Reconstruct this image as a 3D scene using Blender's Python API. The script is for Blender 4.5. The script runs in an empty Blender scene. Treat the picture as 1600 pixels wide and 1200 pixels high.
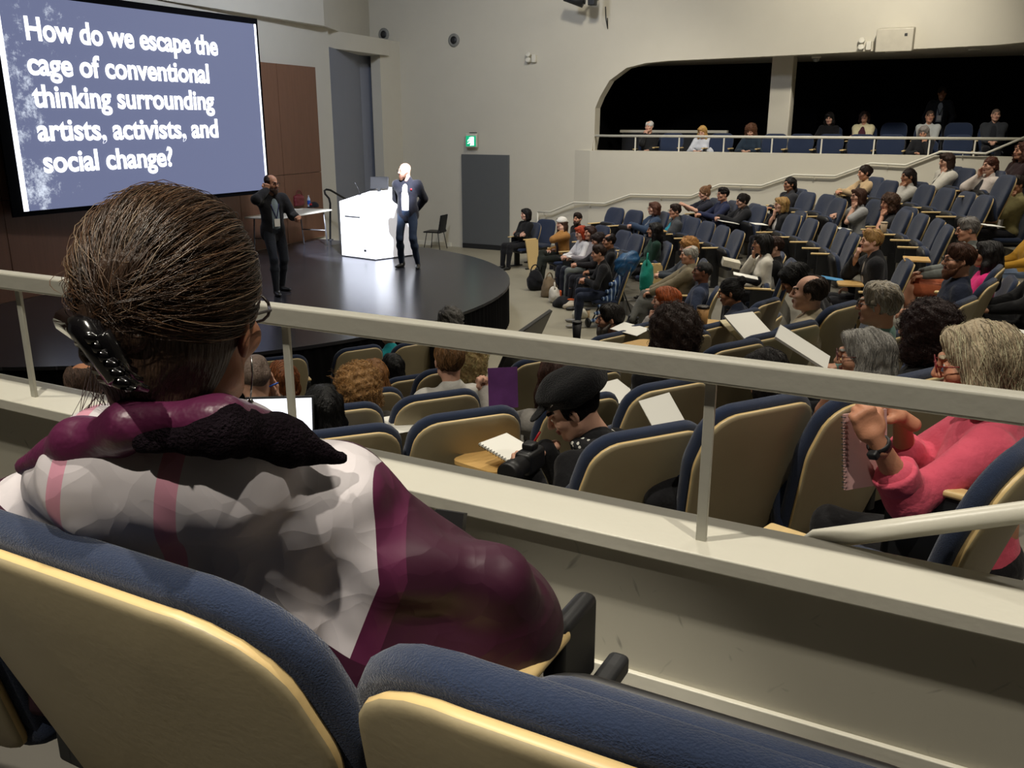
import bpy, bmesh, math, random
import numpy as np
from mathutils import Vector, Matrix
rng = random.Random(7); nrs = np.random.RandomState(5)
C = bpy.context.scene.collection
# ---------------------------------------------------------------- camera
FPX = 1400.0; PITCH = math.atan((600-190)/FPX); YAW = math.radians(28); H = 3.1
cp_, sp_ = math.cos(PITCH), math.sin(PITCH); cy_, sy_ = math.cos(YAW), math.sin(YAW)
cd = bpy.data.cameras.new('camera'); cam = bpy.data.objects.new('camera', cd); C.objects.link(cam)
cam.location = (0, 0, H); cam.rotation_euler = (math.pi/2-PITCH, 0, YAW)
cd.sensor_width = 36; cd.lens = 36*FPX/1600; cd.clip_start = .05; cd.clip_end = 200
bpy.context.scene.camera = cam
# ---------------------------------------------------------------- world, exposure
sc = bpy.context.scene
w = bpy.data.worlds.new('world'); sc.world = w; w.use_nodes = True
w.node_tree.nodes['Background'].inputs[0].default_value = (.75, .72, .66, 1)
w.node_tree.nodes['Background'].inputs[1].default_value = .035
vs = sc.view_settings; vs.view_transform = 'Standard'; vs.look = 'None'; vs.gamma = 1; vs.exposure = 0.0
try: vs.use_curve_mapping = False
except Exception: pass
sc.cycles.max_bounces = 6; sc.cycles.diffuse_bounces = 4; sc.cycles.glossy_bounces = 3
sc.cycles.sample_clamp_indirect = 4
# ---------------------------------------------------------------- lights
def spot(name, loc, tgt, watt, size, blend=.5, rad=.1, col=(1, .9, .74)):
    l = bpy.data.lights.new(name, 'SPOT'); l.energy = watt; l.spot_size = math.radians(size); l.spot_blend = blend
    l.shadow_soft_size = rad; l.color = col
    o = bpy.data.objects.new(name, l); C.objects.link(o); o.location = loc
    o.rotation_euler = (Vector(tgt)-Vector(loc)).to_track_quat('-Z', 'Y').to_euler(); return o
def area(name, loc, tgt, watt, sx, sy, col=(1, .92, .78)):
    l = bpy.data.lights.new(name, 'AREA'); l.shape = 'RECTANGLE'; l.size = sx; l.size_y = sy; l.energy = watt; l.color = col
    o = bpy.data.objects.new(name, l); C.objects.link(o); o.location = loc
    o.rotation_euler = (Vector(tgt)-Vector(loc)).to_track_quat('-Z', 'Y').to_euler(); return o
WARM = (1, .925, .79); COOL = (.86, .9, 1.0)
# rows of ceiling downlights over the seats
for i, (x, y) in enumerate([(-6, 16.5), (-6, 12), (-2.5, 15), (-2.5, 10.5), (-2.2, 6), (1.2, 13), (1.2, 7)]):
    spot('house_downlight', (x, y, 7.2), (x, y, 0), 450, 120, .8, .18, WARM)
spot('gallery_down_and_fill_light', (-1.9, .6, 6.9), (-1.5, .9, 2.0), 560, 85, .6, .05, WARM)
spot('gallery_down_and_fill_light', (1.0, .7, 6.9), (.9, 1.0, 1.8), 400, 85, .7, .05, WARM)
spot('gallery_down_and_fill_light', (-4.6, .8, 6.9), (-4.4, 1.2, 1.8), 380, 85, .7, .05, WARM)
spot('gallery_down_and_fill_light', (-.7, -1.7, 6.9), (-.74, .62, 2.80), 620, 15, .6, .04, WARM)  # narrow fill spot added from behind to brighten the front person's jacket
# stage lights on the lectern and the speakers
spot('stage_light', (-4.6, 7.6, 6.9), (-10.4, 13.6, 1.3), 26000, 12.5, .3, .08, COOL)
spot('stage_light', (-5.2, 13.6, 6.9), (-9.6, 12.9, 1.2), 1100, 24, .6, .1, (1, .93, .85))
spot('stage_light', (-5.0, 8.6, 6.9), (-8.9, 9.6, 1.0), 330, 30, .8, .1, (1, .93, .85))
spot('wall_washer', (-6.5, 14.5, 6.9), (-9.8, 19.8, 2.6), 500, 90, .9, .2, WARM)
spot('wall_washer', (-1.5, 15.5, 6.9), (-3.4, 19.8, 3.6), 950, 100, .9, .2, WARM)
area('projector_spill', (-8.2, 11.5, 6.9), (-12.6, 15.5, 3.2), 210, 1.0, .5, (.75, .82, 1.0))
# ---------------------------------------------------------------- pixel -> world (photo measured at 1600x1200)
CAM = np.array([0, 0, H])
def ray(x, y):
    u = (x-800)/FPX; v = (y-600)/FPX; Y = cp_-v*sp_; Z = -sp_-v*cp_
    return np.array([u*cy_-Y*sy_, u*sy_+Y*cy_, Z])
def atz(x, y, z): d = ray(x, y); return CAM+d*((z-H)/d[2])
def atY(x, y, Y): d = ray(x, y); return CAM+d*(Y/d[1])
def atX(x, y, X): d = ray(x, y); return CAM+d*(X/d[0])
def atD(x, y, D): d = ray(x, y); return CAM+d*(D/(-d[0]*sy_+d[1]*cy_))
# ---------------------------------------------------------------- materials
def lin(c):
    if isinstance(c, str): c = tuple(int(c[i:i+2], 16)/255 for i in (0, 2, 4))
    return tuple((x/12.92 if x <= .04045 else ((x+.055)/1.055)**2.4) for x in c[:3])
MATS = {}
def mat(name, col, rough=.7, var=.12, scale=8, bump=0., bscale=60, metal=0., sheen=0., emit=None, estr=1., stretch=None, spec=.5, coat=0.):
    key = name
    if key in MATS: return MATS[key]
    m = bpy.data.materials.new(name); MATS[key] = m; m.use_nodes = True
    nt = m.node_tree; N = nt.nodes; L = nt.links; b = N['Principled BSDF']
    c = lin(col); b.inputs['Roughness'].default_value = rough; b.inputs['Metallic'].default_value = metal
    b.inputs['Specular IOR Level'].default_value = spec
    if sheen: b.inputs['Sheen Weight'].default_value = sheen
    if coat: b.inputs['Coat Weight'].default_value = coat
    tc = N.new('ShaderNodeTexCoord'); mp = N.new('ShaderNodeMapping'); L.new(tc.outputs['Object'], mp.inputs[0])
    if stretch: mp.inputs['Scale'].default_value = stretch
    nz = N.new('ShaderNodeTexNoise'); nz.inputs['Scale'].default_value = scale; nz.inputs['Detail'].default_value = 4
    L.new(mp.outputs[0], nz.inputs['Vector'])
    mx = N.new('ShaderNodeMix'); mx.data_type = 'RGBA'; L.new(nz.outputs['Fac'], mx.inputs[0])
    mx.inputs[6].default_value = tuple(max(0, x*(1-var)) for x in c)+(1,)
    mx.inputs[7].default_value = tuple(min(1, x*(1+var)) for x in c)+(1,)
    L.new(mx.outputs[2], b.inputs['Base Color'])
    if bump:
        n2 = N.new('ShaderNodeTexNoise'); n2.inputs['Scale'].default_value = bscale; n2.inputs['Detail'].default_value = 3
        L.new(mp.outputs[0], n2.inputs['Vector'])
        bp = N.new('ShaderNodeBump'); bp.inputs['Strength'].default_value = bump; bp.inputs['Distance'].default_value = .02
        L.new(n2.outputs['Fac'], bp.inputs['Height']); L.new(bp.outputs[0], b.inputs['Normal'])
    if emit:
        b.inputs['Emission Color'].default_value = lin(emit)+(1,); b.inputs['Emission Strength'].default_value = estr
    return m
def cloth(hexc): return mat('cloth_'+hexc, hexc, .85, .14, 14, .35, 26, sheen=.1, spec=.25)
def hairm(hexc): return mat('hair_'+hexc, hexc, .5, .55, 30, .5, 60, stretch=(3, 3, .5), spec=.4)
def skinm(hexc): return mat('skin_'+hexc, hexc, .5, .08, 20, .08, 200, spec=.4)
# ---------------------------------------------------------------- tagging
def tag(o, label=None, cat=None, group=None, kind=None):
    if label: o['label'] = label
    if cat: o['category'] = cat
    if group: o['group'] = group
    if kind: o['kind'] = kind
    return o
def empty(name, loc=(0, 0, 0), rz=0., label=None, cat=None, group=None):
    o = bpy.data.objects.new(name, None); C.objects.link(o); o.location = loc; o.rotation_euler = (0, 0, rz); o.empty_display_size = .05
    return tag(o, label, cat, group)
def link(name, me, parent=None, loc=None):
    o = bpy.data.objects.new(name, me); C.objects.link(o)
    if parent: o.parent = parent
    if loc is not None: o.location = loc
    return o
# ---------------------------------------------------------------- mesh builders
def qmesh(name, V, Q, mats, midx=None, smooth=True):
    V = np.asarray(V, np.float32); Q = np.asarray(Q, np.int32); me = bpy.data.meshes.new(name)
    me.vertices.add(len(V)); me.vertices.foreach_set('co', V.ravel())
    n = Q.shape[1]; me.loops.add(Q.size); me.loops.foreach_set('vertex_index', Q.ravel())
    me.polygons.add(len(Q)); me.polygons.foreach_set('loop_start', np.arange(0, Q.size, n, dtype=np.int32))
    if midx is not None: me.polygons.foreach_set('material_index', np.asarray(midx, np.int32))
    me.polygons.foreach_set('use_smooth', np.full(len(Q), smooth))
    for m in (mats if isinstance(mats, (list, tuple)) else [mats]): me.materials.append(m)
    me.update(calc_edges=True); return me
class MB:
    """collects simple shapes into one mesh (local coordinates)"""
    def __init__(s): s.v = []; s.f = []; s.m = []; s.sm = []
    def add(s, V, Fs, mi=0, smooth=False, M=None):
        b = len(s.v)
        for p in V:
            p = Vector(p); s.v.append(tuple(M @ p if M else p))
        for f in Fs: s.f.append([b+i for i in f]); s.m.append(mi); s.sm.append(smooth)
        return s
    def box(s, c, d, mi=0, rot=None, bev=0., M=None):
        bm = bmesh.new(); bmesh.ops.create_cube(bm, size=1)
        for v in bm.verts: v.co = Vector((v.co.x*d[0], v.co.y*d[1], v.co.z*d[2]))
        if bev: bmesh.ops.bevel(bm, geom=bm.edges[:], offset=min(bev, min(d)*.45), segments=3, affect='EDGES', profile=.5)
        T = Matrix.Translation(c) @ (rot.to_4x4() if rot is not None else Matrix.Identity(4))
        if M: T = M @ T
        bm.verts.index_update(); bm.normal_update(); fl = [max(abs(f.normal.x), abs(f.normal.y), abs(f.normal.z)) > .999 for f in bm.faces]
        s.add([v.co for v in bm.verts], [[v.index for v in f.verts] for f in bm.faces], mi, bool(bev), T)
        if bev:
            for i, q in enumerate(fl):
                if q: s.sm[len(s.sm)-len(fl)+i] = False
        bm.free(); return s
    def tube(s, pts, r, n=8, mi=0, cap=True, M=None):
        pts = [Vector(p) for p in pts]; R = r if isinstance(r, (list, tuple)) else [r]*len(pts)
        V = []; Fs = []; up = None
        for i, p in enumerate(pts):
            t = (pts[min(i+1, len(pts)-1)]-pts[max(i-1, 0)]).normalized()
            if up is None: up = Vector((0, 0, 1)) if abs(t.z) < .9 else Vector((1, 0, 0))
            a = t.cross(up).normalized(); b2 = a.cross(t).normalized(); up = b2
            for k in range(n):
                an = 2*math.pi*k/n; V.append(p+(a*math.cos(an)+b2*math.sin(an))*R[i])
        for i in range(len(pts)-1):
            for k in range(n): Fs.append([i*n+k, i*n+(k+1) % n, (i+1)*n+(k+1) % n, (i+1)*n+k])
        if cap: Fs.append(list(range(n))[::-1]); Fs.append([(len(pts)-1)*n+k for k in range(n)])
        return s.add(V, Fs, mi, True, M)
    def lathe(s, prof, n=20, mi=0, M=None, c=(0, 0, 0)):
        V = []; Fs = []
        for (r, z) in prof:
            for k in range(n): a = 2*math.pi*k/n; V.append((c[0]+r*math.cos(a), c[1]+r*math.sin(a), c[2]+z))
        for i in range(len(prof)-1):
            for k in range(n): Fs.append([i*n+k, i*n+(k+1) % n, (i+1)*n+(k+1) % n, (i+1)*n+k])
        Fs.append(list(range(n))[::-1]); Fs.append([(len(prof)-1)*n+k for k in range(n)])
        return s.add(V, Fs, mi, True, M)
    def prism(s, poly, z0, z1, mi=0, M=None):
        n = len(poly); z1 = z1 if isinstance(z1, (list, tuple)) else [z1]*n
        V = [(p[0], p[1], z0) for p in poly]+[(p[0], p[1], z1[i]) for i, p in enumerate(poly)]
        Fs = [list(range(n))[::-1], [n+i for i in range(n)]]+[[i, (i+1) % n, n+(i+1) % n, n+i] for i in range(n)]
        return s.add(V, Fs, mi, False, M)
    def mesh(s, name, mats):
        me = bpy.data.meshes.new(name); me.from_pydata(s.v, [], s.f)
        for m in (mats if isinstance(mats, (list, tuple)) else [mats]): me.materials.append(m)
        me.polygons.foreach_set('material_index', s.m); me.polygons.foreach_set('use_smooth', s.sm); me.update(); return me
    def build(s, name, mats, parent=None, loc=None):
        o = link(name, s.mesh(name, mats), parent, loc)
        return o
def struct(o): o['kind'] = 'structure'; return o
# ---------------------------------------------------------------- implicit surfaces: smooth unions meshed by surface nets
class Fld:
    def __init__(s): s.p = []
    def cone(s, a, b, ra, rb=None, k=.03, op=1):
        s.p.append(('c', np.array(a, float), np.array(b, float), ra, ra if rb is None else rb, k, op)); return s
    def ell(s, c, r, k=.03, R=None, op=1):
        r = np.array(r if hasattr(r, '__len__') else [r]*3, float)
        s.p.append(('e', np.array(c, float), r, None if R is None else np.array(R, float), 0, k, op)); return s
    def box(s, c, hd, rd=.01, k=.02, R=None, op=1):
        s.p.append(('b', np.array(c, float), np.array(hd, float), None if R is None else np.array(R, float), rd, k, op)); return s
    def bbox(s, q):
        if q[0] == 'c': r = max(q[3], q[4]); return np.minimum(q[1], q[2])-r, np.maximum(q[1], q[2])+r
        e = q[2].copy()
        if q[3] is not None: e = np.sqrt((q[3]**2) @ (e**2)) if q[0] == 'e' else np.abs(q[3]) @ e
        return q[1]-e, q[1]+e
    def nets(s, h, disp=None):
        bb = [s.bbox(q) for q in s.p if q[6] > 0]
        lo = np.min([b[0] for b in bb], 0)-2.5*h; hi = np.max([b[1] for b in bb], 0)+2.5*h
        ax = [np.arange(lo[i], hi[i]+h, h, dtype=np.float32) for i in range(3)]
        F = np.full([len(a) for a in ax], .2, np.float32)
        for q in s.p:
            k, op = q[5], q[6]; l, u = s.bbox(q); mg = k+3*h+.02
            sl = [slice(max(0, np.searchsorted(ax[i], l[i]-mg)), np.searchsorted(ax[i], u[i]+mg)) for i in range(3)]
            X = ax[0][sl[0]][:, None, None]; Y = ax[1][sl[1]][None, :, None]; Z = ax[2][sl[2]][None, None, :]
            if X.size == 0 or Y.size == 0 or Z.size == 0: continue
            c = q[1]
            if q[0] == 'c':
                d = q[2]-c; dd = max(float(d @ d), 1e-9)
                t = np.clip(((X-c[0])*d[0]+(Y-c[1])*d[1]+(Z-c[2])*d[2])/dd, 0, 1)
                D = np.sqrt((X-c[0]-t*d[0])**2+(Y-c[1]-t*d[1])**2+(Z-c[2]-t*d[2])**2)-(q[3]+(q[4]-q[3])*t)
            else:
                P = [X-c[0], Y-c[1], Z-c[2]]
                if q[3] is not None: R = q[3]; P = [R[0, i]*P[0]+R[1, i]*P[1]+R[2, i]*P[2] for i in range(3)]
                if q[0] == 'e':
                    r = q[2]; k0 = np.sqrt((P[0]/r[0])**2+(P[1]/r[1])**2+(P[2]/r[2])**2)
                    k1 = np.sqrt((P[0]/r[0]**2)**2+(P[1]/r[1]**2)**2+(P[2]/r[2]**2)**2); D = k0*(k0-1)/np.maximum(k1, 1e-6)
                else:
                    rd = q[4]; E = [np.abs(P[i])-(q[2][i]-rd) for i in range(3)]
                    D = np.sqrt(sum(np.maximum(e, 0)**2 for e in E))+np.minimum(np.maximum(np.maximum(E[0], E[1]), E[2]), 0)-rd
            A = F[tuple(sl)]
            if op > 0: hh = np.maximum(k-np.abs(A-D), 0)/k; F[tuple(sl)] = np.minimum(A, D)-hh*hh*k*.25
            else: hh = np.maximum(k-np.abs(A+D), 0)/k; F[tuple(sl)] = np.maximum(A, -D)+hh*hh*k*.25
        if disp is not None:
            F = F+disp(ax[0][:, None, None], ax[1][None, :, None], ax[2][None, None, :]).astype(np.float32)
        return snets(F, ax)
def snets(F, ax):
    S = F < 0
    n = np.zeros(tuple(d-1 for d in F.shape), np.int8); offs = [(i, j, k) for i in (0, 1) for j in (0, 1) for k in (0, 1)]
    sh = n.shape
    for o in offs: n += S[o[0]:o[0]+sh[0], o[1]:o[1]+sh[1], o[2]:o[2]+sh[2]]
    I = np.nonzero((n > 0) & (n < 8)); m = len(I[0]); idx = np.full(sh, -1, np.int32); idx[I] = np.arange(m)
    cv = [F[I[0]+o[0], I[1]+o[1], I[2]+o[2]] for o in offs]
    P = np.zeros((m, 3), np.float32); cnt = np.zeros(m, np.float32)
    for a in range(8):
        for b in range(a+1, 8):
            df = [offs[b][i]-offs[a][i] for i in range(3)]
            if sum(map(abs, df)) != 1: continue
            x = (cv[a] < 0) != (cv[b] < 0); t = np.where(x, cv[a]/np.where(x, cv[a]-cv[b], 1), 0)
            for i in range(3): P[:, i] += np.where(x, offs[a][i]+t*df[i], 0)
            cnt += x
    P /= cnt[:, None]
    h = ax[0][1]-ax[0][0]
    V = np.stack([ax[i][0]+(I[i]+P[:, i])*h for i in range(3)], 1)
    Q = []
    for a in range(3):
        b, c = (a+1) % 3, (a+2) % 3
        s0 = [slice(None)]*3; s1 = [slice(None)]*3; s0[a] = slice(0, -1); s1[a] = slice(1, None)
        X = S[tuple(s0)] != S[tuple(s1)]; E = np.nonzero(X)
        E = [e for e in E]; ok = (E[b] > 0) & (E[c] > 0) & (E[b] < sh[b]) & (E[c] < sh[c]); E = [e[ok] for e in E]
        def cell(db, dc):
            q = [None]*3; q[a] = E[a]; q[b] = E[b]-db; q[c] = E[c]-dc; return idx[tuple(q)]
        q = np.stack([cell(1, 1), cell(0, 1), cell(0, 0), cell(1, 0)], 1)
        fl = ~S[E[0], E[1], E[2]]; q[fl] = q[fl][:, ::-1]; Q.append(q)
    Q = np.concatenate(Q); Q = Q[(Q >= 0).all(1)]
    return V, Q
def rotz(a): c, s = math.cos(a), math.sin(a); return np.array([[c, -s, 0], [s, c, 0], [0, 0, 1.]])
def rotx(a): c, s = math.cos(a), math.sin(a); return np.array([[1., 0, 0], [0, c, -s], [0, s, c]])
def roty(a): c, s = math.cos(a), math.sin(a); return np.array([[c, 0, s], [0, 1., 0], [-s, 0, c]])
def join(parts):
    V = []; Q = []; M = []; b = 0
    for v, q, m in parts:
        V.append(v); Q.append(q+b); M.append(np.full(len(q), m) if np.isscalar(m) else m); b += len(v)
    return np.concatenate(V), np.concatenate(Q), np.concatenate(M)
# ================================================================ SETTING
def paint(name, col, rough=.6, **k): return mat(name, col, rough, .03, 3, **k)
M_wall = paint('white_wall_paint', 'cdc8b8'); M_gal = paint('gallery_paint', 'd2cdbd'); M_ceil = paint('ceiling_paint', 'b5b0a5')
M_white = mat('white_enamel', 'd9d6c8', .35, .03, 5, bump=.04, bscale=40)
M_black = mat('black_plastic', '121214', .45, .2, 20); M_blackcloth = mat('black_drape', '08080a', .95, .2, 10, spec=.1)
M_wood = mat('wood_panel', '7a553f', .5, .2, 5, stretch=(6, 6, .35)); M_conc = mat('concrete_floor', '98927f', .45, .16, 1.6, bump=.05, bscale=30)
M_tier = mat('tier_floor', '6d695e', .7, .15, 3); M_doorgrey = mat('grey_door_paint', '5c5f60', .55, .04, 4)
M_alcove = mat('grey_blue_wall', '858993', .7, .04, 3); M_metal = mat('chrome', 'b8b8b8', .25, .05, 10, metal=1.)
M_birch = mat('birch_edge', 'dcbf86', .4, .12, 9, stretch=(1, 8, 8)); M_lam = mat('beige_laminate', 'a39677', .42, .08, 6, bump=.03, bscale=90)
M_navy = mat('navy_wool', '27324a', .95, .16, 120, bump=.35, bscale=420, sheen=.25, spec=.15)
M_paper = mat('white_paper', 'efeee6', .8, .02, 5); M_dark = mat('charcoal_steel', '1d1e20', .5, .15, 12)
def box(name, x0, x1, y0, y1, z0, z1, m, bev=0, parent=None):
    return MB().box(((x0+x1)/2, (y0+y1)/2, (z0+z1)/2), (x1-x0, y1-y0, z1-z0), bev=bev).build(name, m, parent)
struct(box('floor', -16, 5, 1.9, 20.6, -.2, 0, M_conc))
# tiered treads of the audience
OX, OY = -10.6, 9.8
def Rm(k, th):
    t = min(1, max(0, (25-th)/61)); return (6.55-.65*t)+(.96+.31*t)*k
TIER = .24
for k in range(1, 9):
    V = []; Fs = []; ths = list(range(-80, 91, 5))
    for th in ths:
        for R in (Rm(k-1, th)+.2+max(0, th-55)*.1, 16.5 if k == 8 else Rm(k, th)+.21+max(0, th-55)*.1):
            a = math.radians(th); a = min(a, math.asin(min(1, 9.93/R))); a = max(a, -math.asin(min(1, 7.83/R))); x = OX+R*math.cos(a); y = OY+R*math.sin(a)
            V += [(x, y, 0), (x, y, TIER*k)]
    for i in range(len(ths)-1):
        a, b = 4*i, 4*i+4; Fs += [[a+1, a+3, b+3, b+1], [a, a+1, b+1, b], [a+3, a+2, b+2, b+3]]
    struct(MB().add(V, Fs).build('floor', M_tier))
# back wall, slightly angled, clad in wood between the white ends
def wx(y): return -12.05-.118*(y-7.2)
def wallseg(name, y0, y1, z0, z1, off, th, m):
    return struct(MB().prism([(wx(y0)+off, y0), (wx(y1)+off, y1), (wx(y1)+off-th, y1), (wx(y0)+off-th, y0)], z0, z1).build(name, m))
for a, b in ((1.0, 4.8), (4.8, 8.7), (8.7, 12.5), (12.5, 16.35)): wallseg('wall_back', a, b, 0, 7.4, -.05, .2, M_wall)
YW = 15.72
m = M_wood
wood = MB(); ye = [1.0, 2.7, 4.4, 6.1, 7.8, 9.5, 11.2, 12.9, 14.35, YW]
for a, b in zip(ye[:-1], ye[1:]):
    for z0, z1 in ((.66, 2.05), (2.06, 4.2)):
        wood.prism([(wx(a+.006), a+.006), (wx(b-.006), b-.006), (wx(b-.006)-.06, b-.006), (wx(a+.006)-.06, a+.006)], z0, z1)
struct(wood.build('trim_1', M_wood))
# bulkhead above the screen, joining the side wall
struct(MB().prism([(-11.75, 1), (-12.9, 15.9), (-14.62, 19.8), (-15.2, 19.8), (-15, 1)], 5.02, 7.4).build('wall_bulkhead', M_wall))
# grey alcove with the stage steps
struct(MB().prism([(wx(16.35)-.05, 16.2), (wx(16.35)-.05, 16.35), (-14.15, 18.7), (-14.15, 19.8), (-14.6, 19.8), (-14.6, 16.2)], 0, 4.65).build('wall_alcove', M_alcove))
struct(MB().prism([(-13.3, 16.2), (-13.62, 19.2), (-14.6, 19.8), (-14.6, 16.2)], 4.65, 5.02).build('wall_soffit', M_wall))
struct(box('wall_return', -14.0, -13.72, 18.95, 19.8, 0, 5.02, M_wall))
# side wall with the gallery opening
cur = [atY(x, y, 19.8) for x, y in [(925, 236), (928.6, 213), (930, 169), (937, 152), (952, 126), (979, 106), (1009, 98.5), (1044, 95), (1198, 88)]]
prof = [(-15, 0), (6, 0), (6, 2.46), (cur[0][0], 2.46)]+[(p[0], p[2]) for p in cur[1:]]+[(-.4, 4.46), (.2, 4.5), (.8, 4.62), (1.6, 4.95), (2.2, 5.4), (2.6, 7.4), (-15, 7.4)]
up = prof[3:-2]
def fb(mb, poly):
    n = len(poly); mb.add([(x, 19.8, z) for x, z in poly]+[(x, 20.1, z) for x, z in poly], [list(range(n)), [n+i for i in range(n)][::-1]]+[[i, n+i, n+(i+1) % n, (i+1) % n] for i in range(n)]); return mb
struct(fb(MB(), [(-15, 0), (6, 0), (6, 2.46), (-15, 2.46)]).build('wall_right', M_wall)); struct(fb(MB(), [(-15, 2.46), (up[0][0], 2.46), (up[0][0], 7.4), (-15, 7.4)]).build('wall_right', M_wall))
mb = MB()
for a, b in zip(up[:-1], up[1:]):
    if b[0] > a[0]+1e-4: fb(mb, [a, b, (b[0], 7.4), (a[0], 7.4)])
struct(mb.build('wall_right', M_wall))
struct(MB().prism([(-8.86, 19.8), (-8.45, 19.72), (6, 19.72), (6, 19.8)], 0, 2.46).build('trim_2', M_wall))
struct(box('baseboard_right', -13.6, -12.3, 19.76, 19.8, 0, .1, M_white))
# far gallery room
struct(box('floor', -9.2, 6, 20.1, 23.4, 1.7, 1.88, M_tier)); struct(box('floor', -6.2, 6, 21.35, 23.15, 1.88, 2.11, M_tier))
struct(box('wall_gallery_back', -9.2, 6, 23.15, 23.3, 2.0, 4.7, M_blackcloth)); struct(box('wall_gallery_left', -9.2, -9.05, 20.1, 23.2, 2.0, 4.7, M_blackcloth))
struct(box('ceiling', -9.2, 6, 20.1, 23.3, 4.46, 4.6, M_ceil))
struct(MB().box((-4.5+.02, 21.1, 3.17), (.46, .4, 2.58), bev=.02).build('pillar', M_wall))
t = empty('gallery_bench_wall', (-7.0, 21.9, 1.88), label='low dark partition with a pale cap at the left of the far gallery', cat='partition')
MB().box((-.2, 0, .48), (2.6, .08, .96)).build('panel', M_dark, t); MB().box((-.2, 0, .99), (2.7, .14, .06)).build('cap', M_wall, t)
# our own gallery: floor, parapet wall, ledge, baseboard
struct(box('floor', -7, 4, -3, 1.95, 1.6, 1.755, mat('gallery_floor_tile', '55524b', .6, .06, 2)))
def scuffed():
    m = mat('scuffed_wall_paint', 'b7b3a4', .6, .04, 3); nt = m.node_tree; N = nt.nodes; L = nt.links; b = N['Principled BSDF']
    tc = N.new('ShaderNodeTexCoord'); base = b.inputs['Base Color'].links[0].from_socket; prev = base
    for rot, sx, th in ((.5, 26, .70), (-.7, 20, .71), (1.2, 30, .72), (2.2, 24, .72)):
        m0 = N.new('ShaderNodeMapping'); m0.inputs['Rotation'].default_value = (0, rot, 0); L.new(tc.outputs['Object'], m0.inputs[0]); mp = N.new('ShaderNodeMapping'); mp.inputs['Scale'].default_value = (sx*1.6, 1, sx*.3)
        L.new(m0.outputs[0], mp.inputs[0]); nz = N.new('ShaderNodeTexNoise'); nz.inputs['Scale'].default_value = 1.; nz.inputs['Detail'].default_value = 2
        L.new(mp.outputs[0], nz.inputs['Vector']); mr = N.new('ShaderNodeMapRange'); mr.inputs[1].default_value = th; mr.inputs[2].default_value = th+.08; mr.inputs[4].default_value = .55
        L.new(nz.outputs['Fac'], mr.inputs[0]); mx = N.new('ShaderNodeMix'); mx.data_type = 'RGBA'; L.new(mr.outputs[0], mx.inputs[0]); L.new(prev, mx.inputs[6])
        mx.inputs[7].default_value = (.10, .095, .085, 1); prev = mx.outputs[2]
    L.new(prev, b.inputs['Base Color']); return m
struct(box('wall_parapet', -7, 4, 1.80, 1.945, -.1, 2.152, scuffed()))
struct(box('trim_3', -7, 4, 1.763, 1.967, 2.152, 2.19, M_white, .004))
struct(box('baseboard_parapet', -7, 4, 1.785, 1.80, 1.755, 1.83, M_white, .003))
struct(box('ceiling', -16, 5, -3, 20.2, 7.4, 7.55, M_ceil))
struct(box('wall_left', -16, 5, -3.2, -3.0, 1.6, 7.4, mat('dark_rear_paint', '4a4741', .8, .05, 3))); struct(box('wall_rear', 4.9, 5.1, -3, 20, 0, 7.4, M_wall))
# white guard rail on the parapet
t = empty('guard_rail', (-1.7, 1.835, 2.19), label='white painted guard rail on posts along the parapet ledge in front', cat='railing')
M_rail = mat('grey_white_enamel', 'b9b7ab', .4, .03, 5, bump=.04, bscale=40); MB().box((0, 0, .401), (9.6, .046, .058), bev=.008).build('rail', M_rail, t)
for X in (-4.0, -2.84, -1.68, -.49, .68): MB().box((X+1.7, 0, .186), (.024, .012, .373), bev=.002).build('post', M_rail, t)
# sloping white handrail that meets the ledge at right
a = atY(1275, 843, 1.985); b2 = atY(1640, 795, 2.03); d = b2-a
t = MB().tube([a-d*.09+np.array([0, 0, -.035]), a, a+d*.5, b2, b2+d*.6], .024, 14).build('handrail', M_white)
tag(t, 'round white stair handrail sloping up from the parapet ledge at right', 'railing')
# stage
th = [math.radians(a) for a in np.linspace(-97, 100, 60)]
circ = [(-11.36+5.27*math.cos(a), 10.07+5.27*math.sin(a)) for a in th]
poly = circ+[(wx(15.3)+.02, 15.3), (wx(4.9)+.02, 4.9)]
M_stage = mat('black_stage_vinyl', '26262b', .26, .25, 1.2, bump=.04, bscale=6, spec=.6)
nt = M_stage.node_tree; N = nt.nodes; L = nt.links; b = N['Principled BSDF']; prev = b.inputs['Base Color'].links[0].from_socket
tc = N.new('ShaderNodeTexCoord'); sp = N.new('ShaderNodeSeparateXYZ'); L.new(tc.outputs['Object'], sp.inputs[0])
for ax_, per in (('Y', 1.55), ('X', 2.9)):
    md = N.new('ShaderNodeMath'); md.operation = 'PINGPONG'; md.inputs[1].default_value = per/2; L.new(sp.outputs[ax_], md.inputs[0])
    lt = N.new('ShaderNodeMath'); lt.operation = 'LESS_THAN'; lt.inputs[1].default_value = .008; L.new(md.outputs[0], lt.inputs[0])
    mx = N.new('ShaderNodeMix'); mx.data_type = 'RGBA'; L.new(lt.outputs[0], mx.inputs[0]); L.new(prev, mx.inputs[6]); mx.inputs[7].default_value = (.06, .06, .07, 1); prev = mx.outputs[2]
L.new(prev, b.inputs['Base Color'])
t = empty('stage', (-11.3, 10.07, 0), label='low black semicircular stage with a pleated black skirt', cat='stage')
T = Matrix.Translation((11.3, -10.07, 0)); MB().prism(poly, .62, .66, M=T).build('deck', M_stage, t)
mb = MB(); V = []; nn = 420
for i in range(nn+1):
    a = th[0]+(th[-1]-th[0])*i/nn; r = 5.245+.016*math.sin(i*2*math.pi/3.2)
    for z in (.01, .2, .4, .635): V.append((-11.36+(r+.01*(.6-z))*math.cos(a), 10.07+(r+.01*(.6-z))*math.sin(a), z))
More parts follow.
